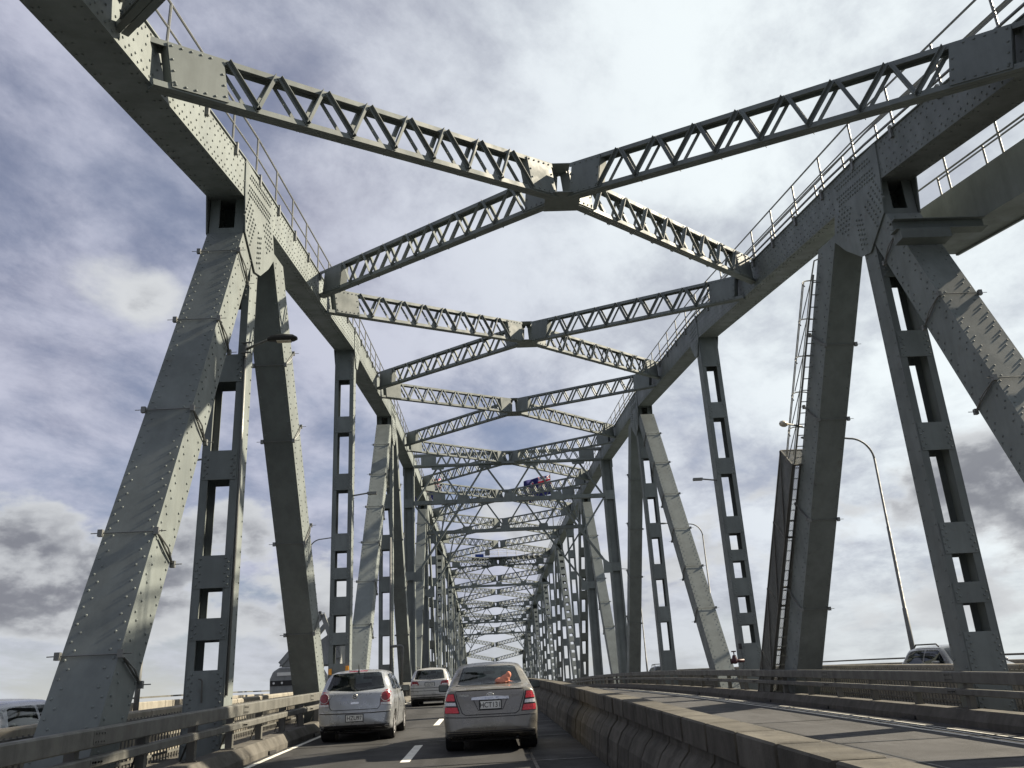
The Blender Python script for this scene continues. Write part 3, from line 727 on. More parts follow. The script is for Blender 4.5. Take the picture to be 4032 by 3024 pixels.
# lamp fixed on the first left ladder post
t = empty('roadway_lamp', (-6.84, 16.6, 7.2), 0, 'dark flat lamp head on a short arm from the first left ladder post', 'lamp')
MB().tube([(-6.86, 16.62, 7.12), (-6.62, 16.55, 7.20), (-6.30, 16.42, 7.26), (-6.15, 16.40, 7.27)], .028, 7).obj('arm', PIPE, t, True)
MB().box((-6.84, 16.62, 7.12), (.03, .09, .16)).tube([(-6.9, 16.5, 7.02), (-6.68, 16.5, 7.02)], .02, 5).tube([(-6.9, 16.5, 7.24), (-6.68, 16.5, 7.24)], .02, 5).obj('bracket', PIPE, t)
m = MB(); prof = [(-6.34, .05, .03, .04), (-6.24, .10, .04, .07), (-6.02, .13, .05, .09), (-5.82, .115, .04, .07), (-5.74, .05, .02, .03)]
for x, w, dn, up in prof: m.v += [(x, 16.40-w, 7.25), (x, 16.40-w*.8, 7.25+up*.8), (x, 16.40, 7.25+up), (x, 16.40+w*.8, 7.25+up*.8), (x, 16.40+w, 7.25), (x, 16.40+w*.6, 7.25-dn), (x, 16.40-w*.6, 7.25-dn)]
for i in range(4):
    for j in range(7): m.f.append((i*7+j, i*7+(j+1)%7, (i+1)*7+(j+1)%7, (i+1)*7+j)); m.mi.append(0)
m.f += [tuple(range(7)), tuple(range(28, 35))[::-1]]; m.mi += [0, 0]
m.obj('lamp_head', BLACKP, t, True)
MB().b(-6.15, -5.86, 16.34, 16.46, 7.185, 7.20).obj('lens', LAMPG, t)
MB().tube([(-6.83, 16.60, 7.1), (-6.825, 16.70, 4.4), (-6.83, 16.72, 0.4)], .022, 6).tube([(-6.83, 16.64, 7.1), (-6.825, 16.74, 4.4), (-6.83, 16.76, 0.4)], .018, 6).obj('cable', PIPE, t, True)
# small lamps: on cage right, and cross-arm lamps at second posts
t = empty('roadway_lamp', (6.6, 22.2, 6.75), 0, 'pale round lamp head on an arm from the caged ladder', 'lamp')
MB().tube([(6.78, 22.4, 6.74), (6.25, 22.15, 6.76)], .026, 7).obj('arm', PIPE, t)
mm = MB(); mm.lathe([(.02, -.02), (.05, .0), (.085, .07), (.09, .15), (.07, .22), (.02, .26)], (6.28, 22.16, 6.75), (-.9, -.42, -.02), 12).obj('lamp_head', LAMPG, t, True)
for sg, lab in ((-1, 'short arm lamp sticking out of the second left ladder post'), (1, 'short arm lamp sticking out of the second right ladder post')):
    t = empty('roadway_lamp', (sg*6.84, 31.7, 7.6), 0, lab, 'lamp')
    MB().tube([(sg*6.86, 31.7, 7.55), (sg*6.3, 31.68, 7.62)], .03, 7).obj('arm', PIPE, t)
    MB().b(sg*6.30, sg*5.95, 31.6, 31.76, 7.57, 7.66).obj('lamp_head', PIPE, t)
# ------------------------------------------------------------------ caged access ladder on the first right far diagonal
la = empty('access_ladder', (6.6, 27.5, rz(27.5)), 0, 'steel ladder with hooped cage climbing the right diagonal brace', 'ladder')
d0, d1 = Vector((6.62, 18.55, 9.9)), Vector((6.62, 27.9, -1.2)); L = (d1-d0).length; dv = (d1-d0)/L; up = Vector((0, .79, .61)); up = (up - dv*up.dot(dv)).normalized()
far_edge = Vector((0, 1.02, 0))
b0, b1 = d0+far_edge, d1+far_edge
m = MB()
for xx in (6.66, 7.06): m.tube([Vector((xx, b0.y, b0.z))+up*.10, Vector((xx, b1.y, b1.z))+up*.10], .028, 6)
m.obj('stringer', PIPE, la)
rm = MB().tube([(-.2,0,0),(.2,0,0)], .014, 5).mesh('rung'); rm.materials.append(PIPE)
s = .2
while s < L-1: inst('rung', rm, Matrix.Translation(Vector((6.86, b0.y, b0.z))+dv*s+up*.10), la); s += .33
hoop = []
def hoop_pts(c): return [c + Vector((.40*math.sin(a)-.0, 0, 0)) + up*(.10+.62*max(0, math.cos(a))) for a in [(-1.57+3.14*q/10) for q in range(11)]]
s = 0.3
while s < 5.4:
    MB().tube(hoop_pts(Vector((6.86, b0.y, b0.z))+dv*s), .018, 5).obj('cage_hoop', PIPE, la); s += 1.05
m = MB()
for a in (-1.2, -.6, 0, .6, 1.2):
    o = Vector((.40*math.sin(a), 0, 0)) + up*(.10+.62*math.cos(a))
    m.tube([Vector((6.86, b0.y, b0.z))+dv*.3+o, Vector((6.86, b0.y, b0.z))+dv*5.4+o], .014, 5)
for q in range(5):
    c = Vector((6.86, b0.y, b0.z)); m.tube([c+dv*(.3+q*1.0)+up*.7, c+dv*(1.2+q*1.0)+up*.12+Vector((-.38,0,0))], .014, 5)
m.tube([Vector((6.86, b0.y, b0.z))+up*.7+dv*.3, Vector((6.86, b0.y, b0.z))+up*.62-dv*.25, Vector((6.86, b0.y, b0.z))+up*.1-dv*.45], .02, 5)
m.obj('cage_bars', PIPE, la)
# mesh-clad lower enclosure: leaning box along the diagonal
en = empty('mesh_enclosure', (6.7, 27, rz(27)), 0, 'dark wire-mesh box closing off the foot of the right access ladder', 'enclosure')
e_top = 5.0; e0 = Vector((6.70, b0.y, b0.z)) + dv*5.35; e1 = Vector((6.70, b1.y, b1.z))
W_, H_ = 0.62, 0.95
cor = lambda t, i, j: e0 + (e1-e0)*t + Vector((W_*i - .12, 0, 0)) + up*(.04+H_*j)
m = MB()
for i in (0, 1):
    for j in (0, 1): m.beam(cor(0, i, j), cor(1, i, j), .05, .05, up)
for q in range(5):
    t = q/4
    for (i, j), (k_, l_) in (((0,0),(0,1)), ((0,1),(1,1)), ((1,1),(1,0)), ((1,0),(0,0))): m.beam(cor(t, i, j), cor(t, k_, l_), .045, .045, dv)
m.obj('frame', RAILM, en)
for q in range(4): MB().beam(cor(q/4, 0, 1)+Vector((-.03,0,0)), cor((q+1)/4, 0, 0)+Vector((-.03,0,0)), .05, .02, (1,0,0)).obj('brace', RAILM, en)
ms = MB()
def weave(a, b_, c, step=.055):
    """diagonal wires over the parallelogram a, a+b, a+c"""
    lb, lc = b_.length, c.length; ub, uc = b_/lb, c/lc
    for sgn in (0, 1):
        s = -lc
        while s < lb:
            p0, p1 = max(0, s), min(lb, s+lc)
            if p1 > p0:
                q0, q1 = (p0-s), (p1-s)
                if sgn: q0, q1 = lc-q0, lc-q1
                ms.beam(a+ub*p0+uc*q0, a+ub*p1+uc*q1, .010, .010, ub.cross(uc))
            s += step
ax_ = e1-e0
weave(cor(0,0,0), ax_, cor(0,0,1)-cor(0,0,0)); weave(cor(0,0,1), ax_, cor(0,1,1)-cor(0,0,1)); weave(cor(0,1,0), ax_, cor(0,1,1)-cor(0,1,0)); weave(cor(0,0,0), cor(0,1,0)-cor(0,0,0), cor(0,0,1)-cor(0,0,0))
ms.obj('wire_mesh', PIPE, en, kind='stuff')
MB().prism([(0,0),(1,0),(1,1),(0,1)], cor(0,1,0)+Vector((.03,0,0)), ax_, cor(0,1,1)-cor(0,1,0), Vector((1,0,0)), .01).obj('back_sheet', BLACKP, en)
# ------------------------------------------------------------------ inclined walkway outside the right truss, on its bracket
wk = empty('inclined_walkway', (9.0, 12, 8.6), 0, 'inclined steel walkway with handrails outside the right truss top', 'walkway')
w0, w1 = Vector((0, 1.0, 6.3)), Vector((0, 17.75, 10.0))
MB().prism_x([(w0.y, w0.z-.30), (w1.y, w1.z-.62), (w1.y+.1, w1.z+.45), (w0.y, w0.z+.55)], 8.35, 8.41).prism_x([(w0.y, w0.z-.30), (w1.y, w1.z-.62), (w1.y+.1, w1.z+.45), (w0.y, w0.z+.55)], 9.30, 9.36).obj('side_girder', STEEL, wk)
MB().prism_x([(w0.y, w0.z-.28), (w1.y, w1.z-.58), (w1.y, w1.z-.50), (w0.y, w0.z-.2)], 8.411, 9.299).obj('floor_plate', STEEL, wk)
for xx in (8.38, 9.33):
    m = MB()
    for hh in (1.55, 1.0): m.tube([(xx, w0.y, w0.z+hh), (xx, w1.y, w1.z+hh-.1)], .022, 6)
    ho = m.obj('handrail', PIPE, wk)
    for q in range(10):
        t = q/9.0; y = w0.y+(w1.y-w0.y)*t; z = w0.z+(w1.z-w0.z)*t
        MB().tube([(xx, y, z+.45), (xx, y, z+1.52)], .024, 6).obj('stanchion', PIPE, ho)
bk = MB()                                                      # rolled bracket beam across the node
bk.b(6.45, 8.34, 15.0, 15.25, 8.80, 8.815).b(6.45, 8.34, 15.0, 15.25, 8.58, 8.595).b(6.45, 8.34, 15.11, 15.13, 8.595, 8.80)
bk.b(6.52, 7.55, 14.98, 15.3, 8.36, 8.57)
bk.obj('bracket_beam', STEEL, bridge)
# ------------------------------------------------------------------ flags on the arch
def flag(sg, px, y, z0, ztop, W, H, ph, lab, lab2):
    r = empty('flagpole', (px, y, z0), 0, lab, 'flagpole')
    MB().tube([(px, y, z0), (px, y, ztop)], [.06, .035], 8).obj('pole', GALV, r)
    MB().lathe([(.0, -.07), (.07, 0), (.0, .07)], (px, y, ztop+.05), (0,0,1), 8).obj('finial', GALV, r)
    NX, NZ_ = 40, 26; m = MB()
    def canton(u, v):      # u 0..1 along half the fly, v 0..1 up half the hoist
        x, z = (u-.5)*2, (v-.5)
        if abs(x) < .10 or abs(z) < .10: return 1
        if abs(x) < .17 or abs(z) < .17: return 2
        dd = min(abs(z - x*.5), abs(z + x*.5))
        if dd < .05: return 1
        if dd < .13: return 2
        return 0
    for i in range(NX+1):
        for j in range(NZ_+1):
            u, v = i/NX, j/NZ_
            dr = 1.15*u**1.3*(1.0-.35*v)
            x = px - .06 - W*u*(.80-.05*math.sin(3*u+ph)) + .10*math.sin(9*u+2*v+ph)
            yy = y + .34*u**.6*math.sin(8.5*u + 2.4*v + ph) + .12*math.sin(17*u-5*v)
            z = ztop - .12 - H + H*v - dr + .10*math.sin(7*u+ph+3*v)
            m.v.append((x, yy, z))
    stars = ((.74, .80, .055), (.74, .20, .065), (.60, .52, .055), (.88, .60, .045))
    for i in range(NX):
        for j in range(NZ_):
            u, v = (i+.5)/NX, (j+.5)/NZ_
            mi = canton(u/.5, (v-.5)/.5) if u < .5 and v > .5 else 0
            for su, sv, sr in stars:
                if abs(u-su)+abs(v-sv)*.6 < sr*.7: mi = 1
                elif abs(u-su)+abs(v-sv)*.6 < sr: mi = max(mi, 2)
            a = i*(NZ_+1)+j; m.f.append((a, a+NZ_+1, a+NZ_+2, a+1)); m.mi.append(mi)
    f = m.obj('flag', [FLAGB, FLAGR, FLAGW], None, True)
    tag(f, lab2, 'flag')
    sm = f.modifiers.new('cloth', 'SOLIDIFY'); sm.thickness = .01
flag(1, 6.72, 105.2, 18.6, 26.8, 4.0, 2.5, .3, 'tall flagpole on the right side of the arch top', 'dark blue flag with red and white cross canton drooping on the right')
flag(-1, -6.85, 105.2, 18.6, 27.0, 4.0, 2.5, 1.7, 'tall flagpole on the left side of the arch top', 'dark blue flag with red and white cross canton half hidden on the left')
# ------------------------------------------------------------------ maintenance platform high across the truss
pl = empty('maintenance_platform', (1.2, 119.6, 18.9), 0, 'white railed maintenance platform spanning high across the far truss', 'platform')
MB().b(-3.6, 6.2, 118.9, 120.2, 18.85, 18.97).obj('deck', GALV, pl)
WR = mat('white_rail_paint', (0.62, 0.62, 0.60), .5, 0, .4, .05, 4)
for yy in (118.95, 120.15):
    m = MB()
    for hh in (.55, 1.1): m.tube([(-3.6, yy, 18.95+hh), (6.2, yy, 18.95+hh)], .03, 5)
    for q in range(9): m.tube([(-3.6+q*1.225, yy, 18.95), (-3.6+q*1.225, yy, 20.05)], .03, 5)
    m.obj('railing', WR, pl)
tag(MB().b(-3.1, -1.95, 118.88, 118.93, 18.98, 19.42).b(-3.05, -2.0, 118.84, 118.88, 19.02, 19.38).obj('blue_panel', BLUEP), 'small blue panel hanging on the high white platform railing', 'panel')
tag(MB().b(-1.75, -1.1, 118.8, 119.3, 19.25, 19.9).b(-1.72, -1.13, 118.76, 118.8, 19.28, 19.5).obj('equipment_box', GALV), 'small grey equipment box above the blue panel on the platform', 'box')
# ------------------------------------------------------------------ odds and ends on the posts
for x, y, z, lab in ((-7.50, 31.50, 1.35, 'orange reflector on the outer edge of the second left ladder post'), (-6.92, 31.50, 1.42, 'orange reflector on the inner edge of the second left ladder post')):
    tag(MB().b(x-.045, x+.045, y-.05, y-.035, z-.09, z+.09).b(x-.055, x+.055, y-.035, y-.012, z-.10, z+.10).obj('reflector', ORANGE), lab, 'reflector')
hy = empty('hydrant_valve', (6.75, 31.3, 1.0), 0, 'dark red hydrant valve with T handle beside the second right ladder post', 'valve')
m = MB(); m.lathe([(.0, -.14), (.09, -.12), (.10, -.05), (.09, .05), (.07, .12), (.05, .16)], (6.52, 31.32, 1.06), (0,0,1), 10); m.tube([(6.85, 31.32, 1.02), (6.40, 31.32, 1.02)], .06, 8); m.obj('valve_body', HYDRANT, hy, True)
MB().tube([(6.52, 31.32, 1.20), (6.52, 31.32, 1.34)], .02, 6).tube([(6.44, 31.32, 1.34), (6.60, 31.32, 1.34)], .022, 6).obj('handle', HYDRANT, hy)
MB().lathe([(.09, 0), (.09, .07)], (6.38, 31.32, 1.02), (1,0,0), 10).obj('outlet_cap', HYDRANT, hy)
tag(MB().b(6.76, 6.86, 31.40, 31.52, 1.42, 1.60).b(6.775, 6.845, 31.38, 31.40, 1.44, 1.58).obj('junction_box', BLACKP), 'small black junction box on the second right ladder post', 'box')
gp = empty('drain_pipe', (-6.75, 45.9, rz(46)), 0, 'grey standpipe with goosenecks beside the third left ladder post', 'pipe')
MB().tube([(-6.95, 45.95, rz(46)+.2), (-6.95, 45.95, 8.6)], .055, 8).obj('riser', GALV, gp, True)
MB().tube([(-6.95, 45.95, 3.05), (-6.78, 45.93, 3.05), (-6.42, 45.9, 3.06), (-6.34, 45.9, 3.0), (-6.33, 45.9, 2.9), (-6.40, 45.9, 1.2)], .075, 8).obj('gooseneck', GALV, gp, True)
tag(MB().tube([(-7.25, 16.66, 0.30), (-7.25, 16.62, 0.66), (-7.27, 16.60, .70), (-7.31, 16.60, .70)], .014, 5).obj('conduit_hook', RAILM), 'thin hooked conduit at the foot of the first left ladder post', 'conduit')
# ------------------------------------------------------------------ vehicles
def hermite(xs, vs, x):
    """monotone cubic through (xs, vs)"""
    n = len(xs)
    if x <= xs[0]: return vs[0]
    if x >= xs[-1]: return vs[-1]
    d = [(vs[i+1]-vs[i])/(xs[i+1]-xs[i]) for i in range(n-1)]
    m = [d[0]] + [0 if d[i-1]*d[i] <= 0 else 2*d[i-1]*d[i]/(d[i-1]+d[i]) for i in range(1, n-1)] + [d[-1]]
    for i in range(n-1):
        if x <= xs[i+1]:
            h = xs[i+1]-xs[i]; t = (x-xs[i])/h
            return (2*t**3-3*t*t+1)*vs[i] + (t**3-2*t*t+t)*h*m[i] + (-2*t**3+3*t*t)*vs[i+1] + (t**3-t*t)*h*m[i+1]
def spline(P, sub):
    """cardinal spline (tension .35) through half-profile points"""
    out = []; T = .36
    for i in range(len(P)-1):
        p0, p1, p2, p3 = P[max(i-1,0)], P[i], P[i+1], P[min(i+2,len(P)-1)]
        for q in range(sub):
            t = q/sub; h1 = 2*t**3-3*t*t+1; h2 = -2*t**3+3*t*t; h3 = t**3-2*t*t+t; h4 = t**3-t*t
            out.append(tuple(h1*p1[k]+h2*p2[k]+h3*T*(p2[k]-p0[k])+h4*T*(p3[k]-p1[k]) for k in range(2)))
    out.append(P[-1]); return out
def inside(poly, p):
    s = 0
    for i in range(len(poly)):
        a, c = poly[i], poly[(i+1) % len(poly)]
        k = (c[0]-a[0])*(p[1]-a[1])-(c[1]-a[1])*(p[0]-a[0])
        if abs(k) < 1e-9: continue
        if s == 0: s = 1 if k > 0 else -1
        elif (k > 0) != (s > 0): return False
    return True
class Car:
    def __init__(s, name, stations, L, lean, paint, label, loc, rz_=0.0, pitch=0.0, sc=(1,1,1), cat='car', zc=.62, group=None):
        s.root = empty(name, loc, 0, label, cat, group); s.root.rotation_euler = (pitch, 0, rz_); s.root.scale = (1,1,1); s.paint = paint; s.sc = sc
        ys = [st[0]*sc[1] for st in stations]; n = len(stations[0][1]); s.L = L*sc[1]
        N = 44; rows = []
        prof = [([st[1][k][0]*sc[0] for st in stations], [st[1][k][1]*sc[2] for st in stations]) for k in range(n)]
        for i in range(N+1):
            t = i/N; y = ys[0] + (ys[-1]-ys[0])*t
            P = [(hermite(ys, prof[k][0], y), hermite(ys, prof[k][1], y)) for k in range(n)]
            h = spline(P, 4); rows.append((y, h))
        def capring(h, f, y):
            return (y, [(x*f, zc*sc[2]+(z-zc*sc[2])*(f*.6+.4*min(1, f+.12))) for x, z in h])
        y0, h0 = rows[0]; y1, h1 = rows[-1]
        rear = [capring(h0, f, y0-d) for f, d in ((.25, .085), (.55, .078), (.80, .062), (.93, .035), (.985, .010))]
        front = [capring(h1, f, y1+d) for f, d in ((.985, .02), (.9, .08), (.7, .13), (.3, .16))]
        rows = rear + rows + front
        bm = bmesh.new(); ring = []
        for y, h in rows:
            full = [(-x, z) for x, z in h[::-1]][:-1] + h        # left over bottom..: closed loop
            full = [(x, z) for x, z in h] + [(-x, z) for x, z in h[1:-1][::-1]]
            ring.append([bm.verts.new((x, y + lean*(z-.6)*max(0, 1-(y/.9) if y < .9 else 0), z)) for x, z in full])
        m = len(ring[0])
        for i in range(len(ring)-1):
            for j in range(m): bm.faces.new((ring[i][j], ring[i+1][j], ring[i+1][(j+1)%m], ring[i][(j+1)%m]))
        bm.faces.new(ring[0]); bm.faces.new(ring[-1][::-1])
        bmesh.ops.recalc_face_normals(bm, faces=bm.faces); s.bm = bm
        s.solid = BVHTree.FromBMesh(bm); bm.normal_update(); bm.faces.ensure_lookup_table()
        s.fv = [[(v.co.copy(), v.normal.copy()) for v in f.verts] for f in bm.faces]
    def cut(s, outline, axis, sign, remove=False, name='window', material=None, yr=None):
        """cut a convex outline seen along an axis out of the body; returns the cut-out as a pane"""
        bm = s.bm; n = len(outline); cx = sum(p[0] for p in outline)/n; cy = sum(p[1] for p in outline)/n
        for i in range(n):
            a, c = outline[i], outline[(i+1) % n]
            e = (c[0]-a[0], c[1]-a[1]); nn = (e[1], -e[0])
            if axis == 'y': co, no = (a[0], 0, a[1]), (nn[0], 0, nn[1])
            else: co, no = (0, a[0], a[1]), (0, nn[0], nn[1])
            if axis == 'y': sel = [f for f in bm.faces if f.normal.y*sign > .02 and (yr is None or yr[0] < f.calc_center_median().y < yr[1])]
            else: sel = [f for f in bm.faces if f.normal.x*sign > .02 and f.calc_center_median().x*sign > .2]
            geom = list({v for f in sel for v in f.verts}) + list({e_ for f in sel for e_ in f.edges}) + sel
            bmesh.ops.bisect_plane(bm, geom=geom, plane_co=co, plane_no=no, dist=1e-5)
        bm.normal_update(); pick = []
        for f in bm.faces:
            c = f.calc_center_median()
            if axis == 'y':
                if f.normal.y*sign > .02 and (yr is None or yr[0] < c.y < yr[1]) and inside(outline, (c.x, c.z)): pick.append(f)
            elif f.normal.x*sign > .02 and c.x*sign > .2 and inside(outline, (c.y, c.z)): pick.append(f)
        vs = {}; V = []; F = []
        for f in pick:
            idx = []
            for v in f.verts:
                if v not in vs: vs[v] = len(V); V.append(tuple(v.co - f.normal*.0))
                idx.append(vs[v])
            F.append(idx)
        bmesh.ops.delete(bm, geom=pick, context='FACES')
        if remove or not F: return None
        me = bpy.data.meshes.new(name); me.from_pydata(V, [], F); me.polygons.foreach_set('use_smooth', [True]*len(F)); me.update(); s.smooth(me)
        return new_obj(name, me, material, s.root, True)
    def smooth(s, me):
        """keep the shading of the uncut shell"""
        nn = []
        for v in me.vertices:
            loc, no, fi, d = s.solid.find_nearest(v.co)
            acc = Vector((0,0,0))
            for co, n_ in s.fv[fi]: acc += n_/((co-v.co).length**2+1e-5)
            nn.append(acc.normalized())
        me.normals_split_custom_set_from_vertices(nn)
    def finish(s, name='body'):
        me = bpy.data.meshes.new(name); s.bm.to_mesh(me); s.bm.free(); me.polygons.foreach_set('use_smooth', [True]*len(me.polygons)); s.smooth(me)
        s.body = new_obj(name, me, s.paint, s.root, True); return s.body
    def hit(s, p, axis, sign):
        if axis == 'y': o, d = Vector((p[0], -2 if sign < 0 else s.L+2, p[1])), Vector((0, 1 if sign < 0 else -1, 0))
        else: o, d = Vector((3*sign, p[0], p[1])), Vector((-sign, 0, 0))
        h = s.solid.ray_cast(o, d); return (h[0], d) if h[0] is not None else (None, d)
    def patch(s, outline, axis='y', sign=-1, off=.006, material=None, name='panel', step=.05, parent=None):
        """thin shell laid on the body under a 2-D outline"""
        bm = bmesh.new(); f = bm.faces.new([bm.verts.new((p[0], p[1], 0)) for p in outline])
        xs = [p[0] for p in outline]; zs = [p[1] for p in outline]
        for k, (lo_, hi_) in enumerate(((min(xs), max(xs)), (min(zs), max(zs)))):
            v = lo_+step
            while v < hi_-1e-4:
                no = (1,0,0) if k == 0 else (0,1,0); co = (v,0,0) if k == 0 else (0,v,0)
                bmesh.ops.bisect_plane(bm, geom=bm.verts[:]+bm.edges[:]+bm.faces[:], plane_co=co, plane_no=no); v += step
        V = {}; ok = True
        for v in bm.verts:
            h, d = s.hit((v.co.x, v.co.y), axis, sign)
            V[v] = (h, d)
        top = {}; vv = []; ff = []
        last = None
        for v in bm.verts:
            h, d = V[v]
            if h is None:
                c = min((w for w in bm.verts if V[w][0] is not None), key=lambda w: (w.co-v.co).length, default=None)
                if c is None: bm.free(); return None
                h = V[c][0].copy()
                if axis == 'y': h.x, h.z = v.co.x, v.co.y
                else: h.y, h.z = v.co.x, v.co.y
            top[v] = len(vv); vv.append(tuple(h - d*off))
        n0 = len(vv); low = {}
        for v in bm.verts: low[v] = len(vv); vv.append(tuple(Vector(vv[top[v]]) + V[v][1]*(off+.02)))
        for f in bm.faces: ff.append([top[v] for v in f.verts])
        for e in bm.edges:
            if len(e.link_faces) == 1: ff.append([top[e.verts[0]], top[e.verts[1]], low[e.verts[1]], low[e.verts[0]]])
        bm.free(); me = bpy.data.meshes.new(name); me.from_pydata(vv, [], ff); me.update()
        b2 = bmesh.new(); b2.from_mesh(me); bmesh.ops.recalc_face_normals(b2, faces=b2.faces); b2.to_mesh(me); b2.free()
        return new_obj(name, me, material, parent or s.root, True)
    def seam(s, pts, axis='y', sign=-1, r=.006, material=None, name='panel_gap', off=.001, parent=None):
        P = []
        for i in range(len(pts)-1):
            a, c = pts[i], pts[i+1]; k = max(2, int(math.hypot(c[0]-a[0], c[1]-a[1])/.05))
            for q in range(k):
                h, d = s.hit((a[0]+(c[0]-a[0])*q/k, a[1]+(c[1]-a[1])*q/k), axis, sign)
                if h is not None: P.append(h - d*off)
        h, d = s.hit(pts[-1], axis, sign)
        if h is not None: P.append(h-d*off)
        if len(P) > 1: return MB().tube(P, r, 5).obj(name, material or BLACKP, parent or s.body, True, local=True)
    def wheel(s, x, y, r=.30, w=.19, rim=.19):
        sg = 1 if x > 0 else -1; o = (x, y, r)
        t = MB().lathe([(rim, -w*.42), (r*.93, -w*.5), (r, -w*.36), (r, w*.36), (r*.93, w*.5), (rim, w*.42)], o, (sg,0,0), 22).obj('tyre', RUBBER, s.root, True, local=True)
        MB().lathe([(rim, w*.42), (rim*.92, w*.34), (rim*.86, w*.12), (.055, w*.26), (.0, w*.28)], o, (sg,0,0), 18).lathe([(.0, -w*.3), (rim, -w*.3)], o, (sg,0,0), 18).obj('rim', ALLOY, t, True, local=True)
        m = MB()
        for q in range(5):
            a = q*2*math.pi/5+.3; c = Vector((0, math.cos(a), math.sin(a)))
            m.beam(Vector(o)+Vector((sg*w*.36,0,0))+c*.04, Vector(o)+Vector((sg*w*.40,0,0))+c*rim*.95, .05, .03, (1,0,0))
        m.obj('spokes', ALLOY, t, local=True)
    def text(s, txt, loc, size, material, parent, wide=1.0, ext=.002, rot=0.0):
        cu = bpy.data.curves.new('lettering', 'FONT'); cu.body = txt; cu.size = size; cu.align_x = 'CENTER'; cu.align_y = 'CENTER'; cu.extrude = ext; cu.offset = size*.004
        tmp = bpy.data.objects.new('lettering', cu); COL.objects.link(tmp)
        dg = bpy.context.evaluated_depsgraph_get(); dg.update(); me = bpy.data.meshes.new_from_object(tmp.evaluated_get(dg)); bpy.data.objects.remove(tmp)
        me.materials.clear()
        me.transform(Matrix.Diagonal((wide, 1, 1, 1))); me.transform(Matrix.Rotation(math.pi/2, 4, 'X')); me.transform(Matrix.Translation(loc))
        return new_obj('lettering', me, material, parent, True)
    def plate(s, z, txt, w=.36, h=.125, tilt=0, yoff=.02, cx=0.0, frame=True):
        p, d = s.hit((cx, z), 'y', -1); y = min(s.hit((cx+dx, z+dz), 'y', -1)[0].y for dx in (-w/2, w/2, 0) for dz in (-h/2, h/2, 0))-yoff
        m = MB()
        if frame: MB().b(cx-w/2-.018, cx+w/2+.018, y+.004, y+.03, z-h/2-.016, z+h/2+.016).obj('plate_frame', BLACKP, s.root, local=True)
        pl_ = m.b(cx-w/2, cx+w/2, y-.002, y+.004, z-h/2, z+h/2).obj('number_plate', PLATEW, s.root, local=True)
        s.text(txt, (cx, y-.0045, z-.004), h*.98, INK, pl_, .86)
    def inner(s, W, rows_, floor=.34, dash=None, wheel_side=1, shelf=None, heads=True):
        """seats, dashboard and dark tub behind the glass"""
        MB().b(-W*.43, W*.43, .35, s.L-.95, floor-.08, floor).b(-W*.45, -W*.43, .35, s.L-1.0, floor, .88*s.sc[2]).b(W*.43, W*.45, .35, s.L-1.0, floor, .88*s.sc[2]).obj('cabin_floor', SEATM, s.root, local=True)
        if dash: MB().b(-W*.42, W*.42, dash, dash+.35, floor, .93*s.sc[2]).obj('dashboard', SEATM, s.root, local=True)
        if shelf: MB().b(-W*.40, W*.40, shelf[0], shelf[1], shelf[2]-.03, shelf[2]).obj('parcel_shelf', SEATM, s.root, local=True)
        for (y, z, xs, sw) in rows_:
            for x in xs:
                m = MB()
                pr_ = [(y+.08, z), (y-.04, z+.42), (y-.10, z+.60), (y-.02, z+.60), (y+.08, z+.40), (y+.20, z+.02)]
                m.prism_x(pr_, x-sw/2, x+sw/2); m.b(x-sw/2, x+sw/2, y+.02, y+.52, z-.12, z+.06)
                st = m.obj('seat', SEATM, s.root, local=True); bv = st.modifiers.new('soft', 'BEVEL'); bv.width = .03; bv.segments = 2
                if not heads and y < 1.3: continue
                hd = MB().b(x-.13, x+.13, y-.13, y-.04, z+.63, z+.82).tube([(x-.05, y-.08, z+.58), (x-.05, y-.08, z+.66)], .008, 5).tube([(x+.05, y-.08, z+.58), (x+.05, y-.08, z+.66)], .008, 5).obj('headrest', SEATM, s.root, local=True)
                bv = hd.modifiers.new('soft', 'BEVEL'); bv.width = .035; bv.segments = 3
        if dash:
            MB().tube([(wheel_side*.36 + .18*math.cos(a), dash-.18+.05*math.sin(a), .86*s.sc[2]+.18*math.sin(a)) for a in [q*math.pi/8 for q in range(17)]], .016, 6).obj('steering_wheel', BLACKP, s.root, local=True)
            MB().b(-.12, .12, dash-.06, dash-.03, 1.27*s.sc[2], 1.33*s.sc[2]).obj('rear_view_mirror', BLACKP, s.root, local=True)
    def mirrors(s, y, z, x, material):
        for sg in (-1, 1):
            m = MB(); m.box((sg*(x+.10), y, z), (.105, .055, .072)); mo = m.obj('door_mirror', material, s.root, True, local=True)
            bv = mo.modifiers.new('soft', 'BEVEL'); bv.width = .035; bv.segments = 3
            MB().box((sg*(x+.10), y-.058, z), (.085, .004, .055)).obj('mirror_glass', MIRG, mo, local=True)
            MB().beam((sg*(x-.06), y+.02, z-.06), (sg*(x+.04), y+.01, z-.03), .06, .04).obj('mirror_stalk', BLACKP, mo, local=True)
def poly_arc(cx, cy, r, n=16): return [(cx+r*math.cos(2*math.pi*i/n), cy+r*math.sin(2*math.pi*i/n)) for i in range(n)]
def soft(P, c=.12):
    """clip corners of a convex outline"""
    out = []; n = len(P)
    for i in range(n):
        a, p, d = P[i-1], P[i], P[(i+1) % n]
        out.append((p[0]+(a[0]-p[0])*c, p[1]+(a[1]-p[1])*c)); out.append((p[0]+(d[0]-p[0])*c, p[1]+(d[1]-p[1])*c))
    return out
mir = lambda P: [(-x, z) for x, z in P][::-1]

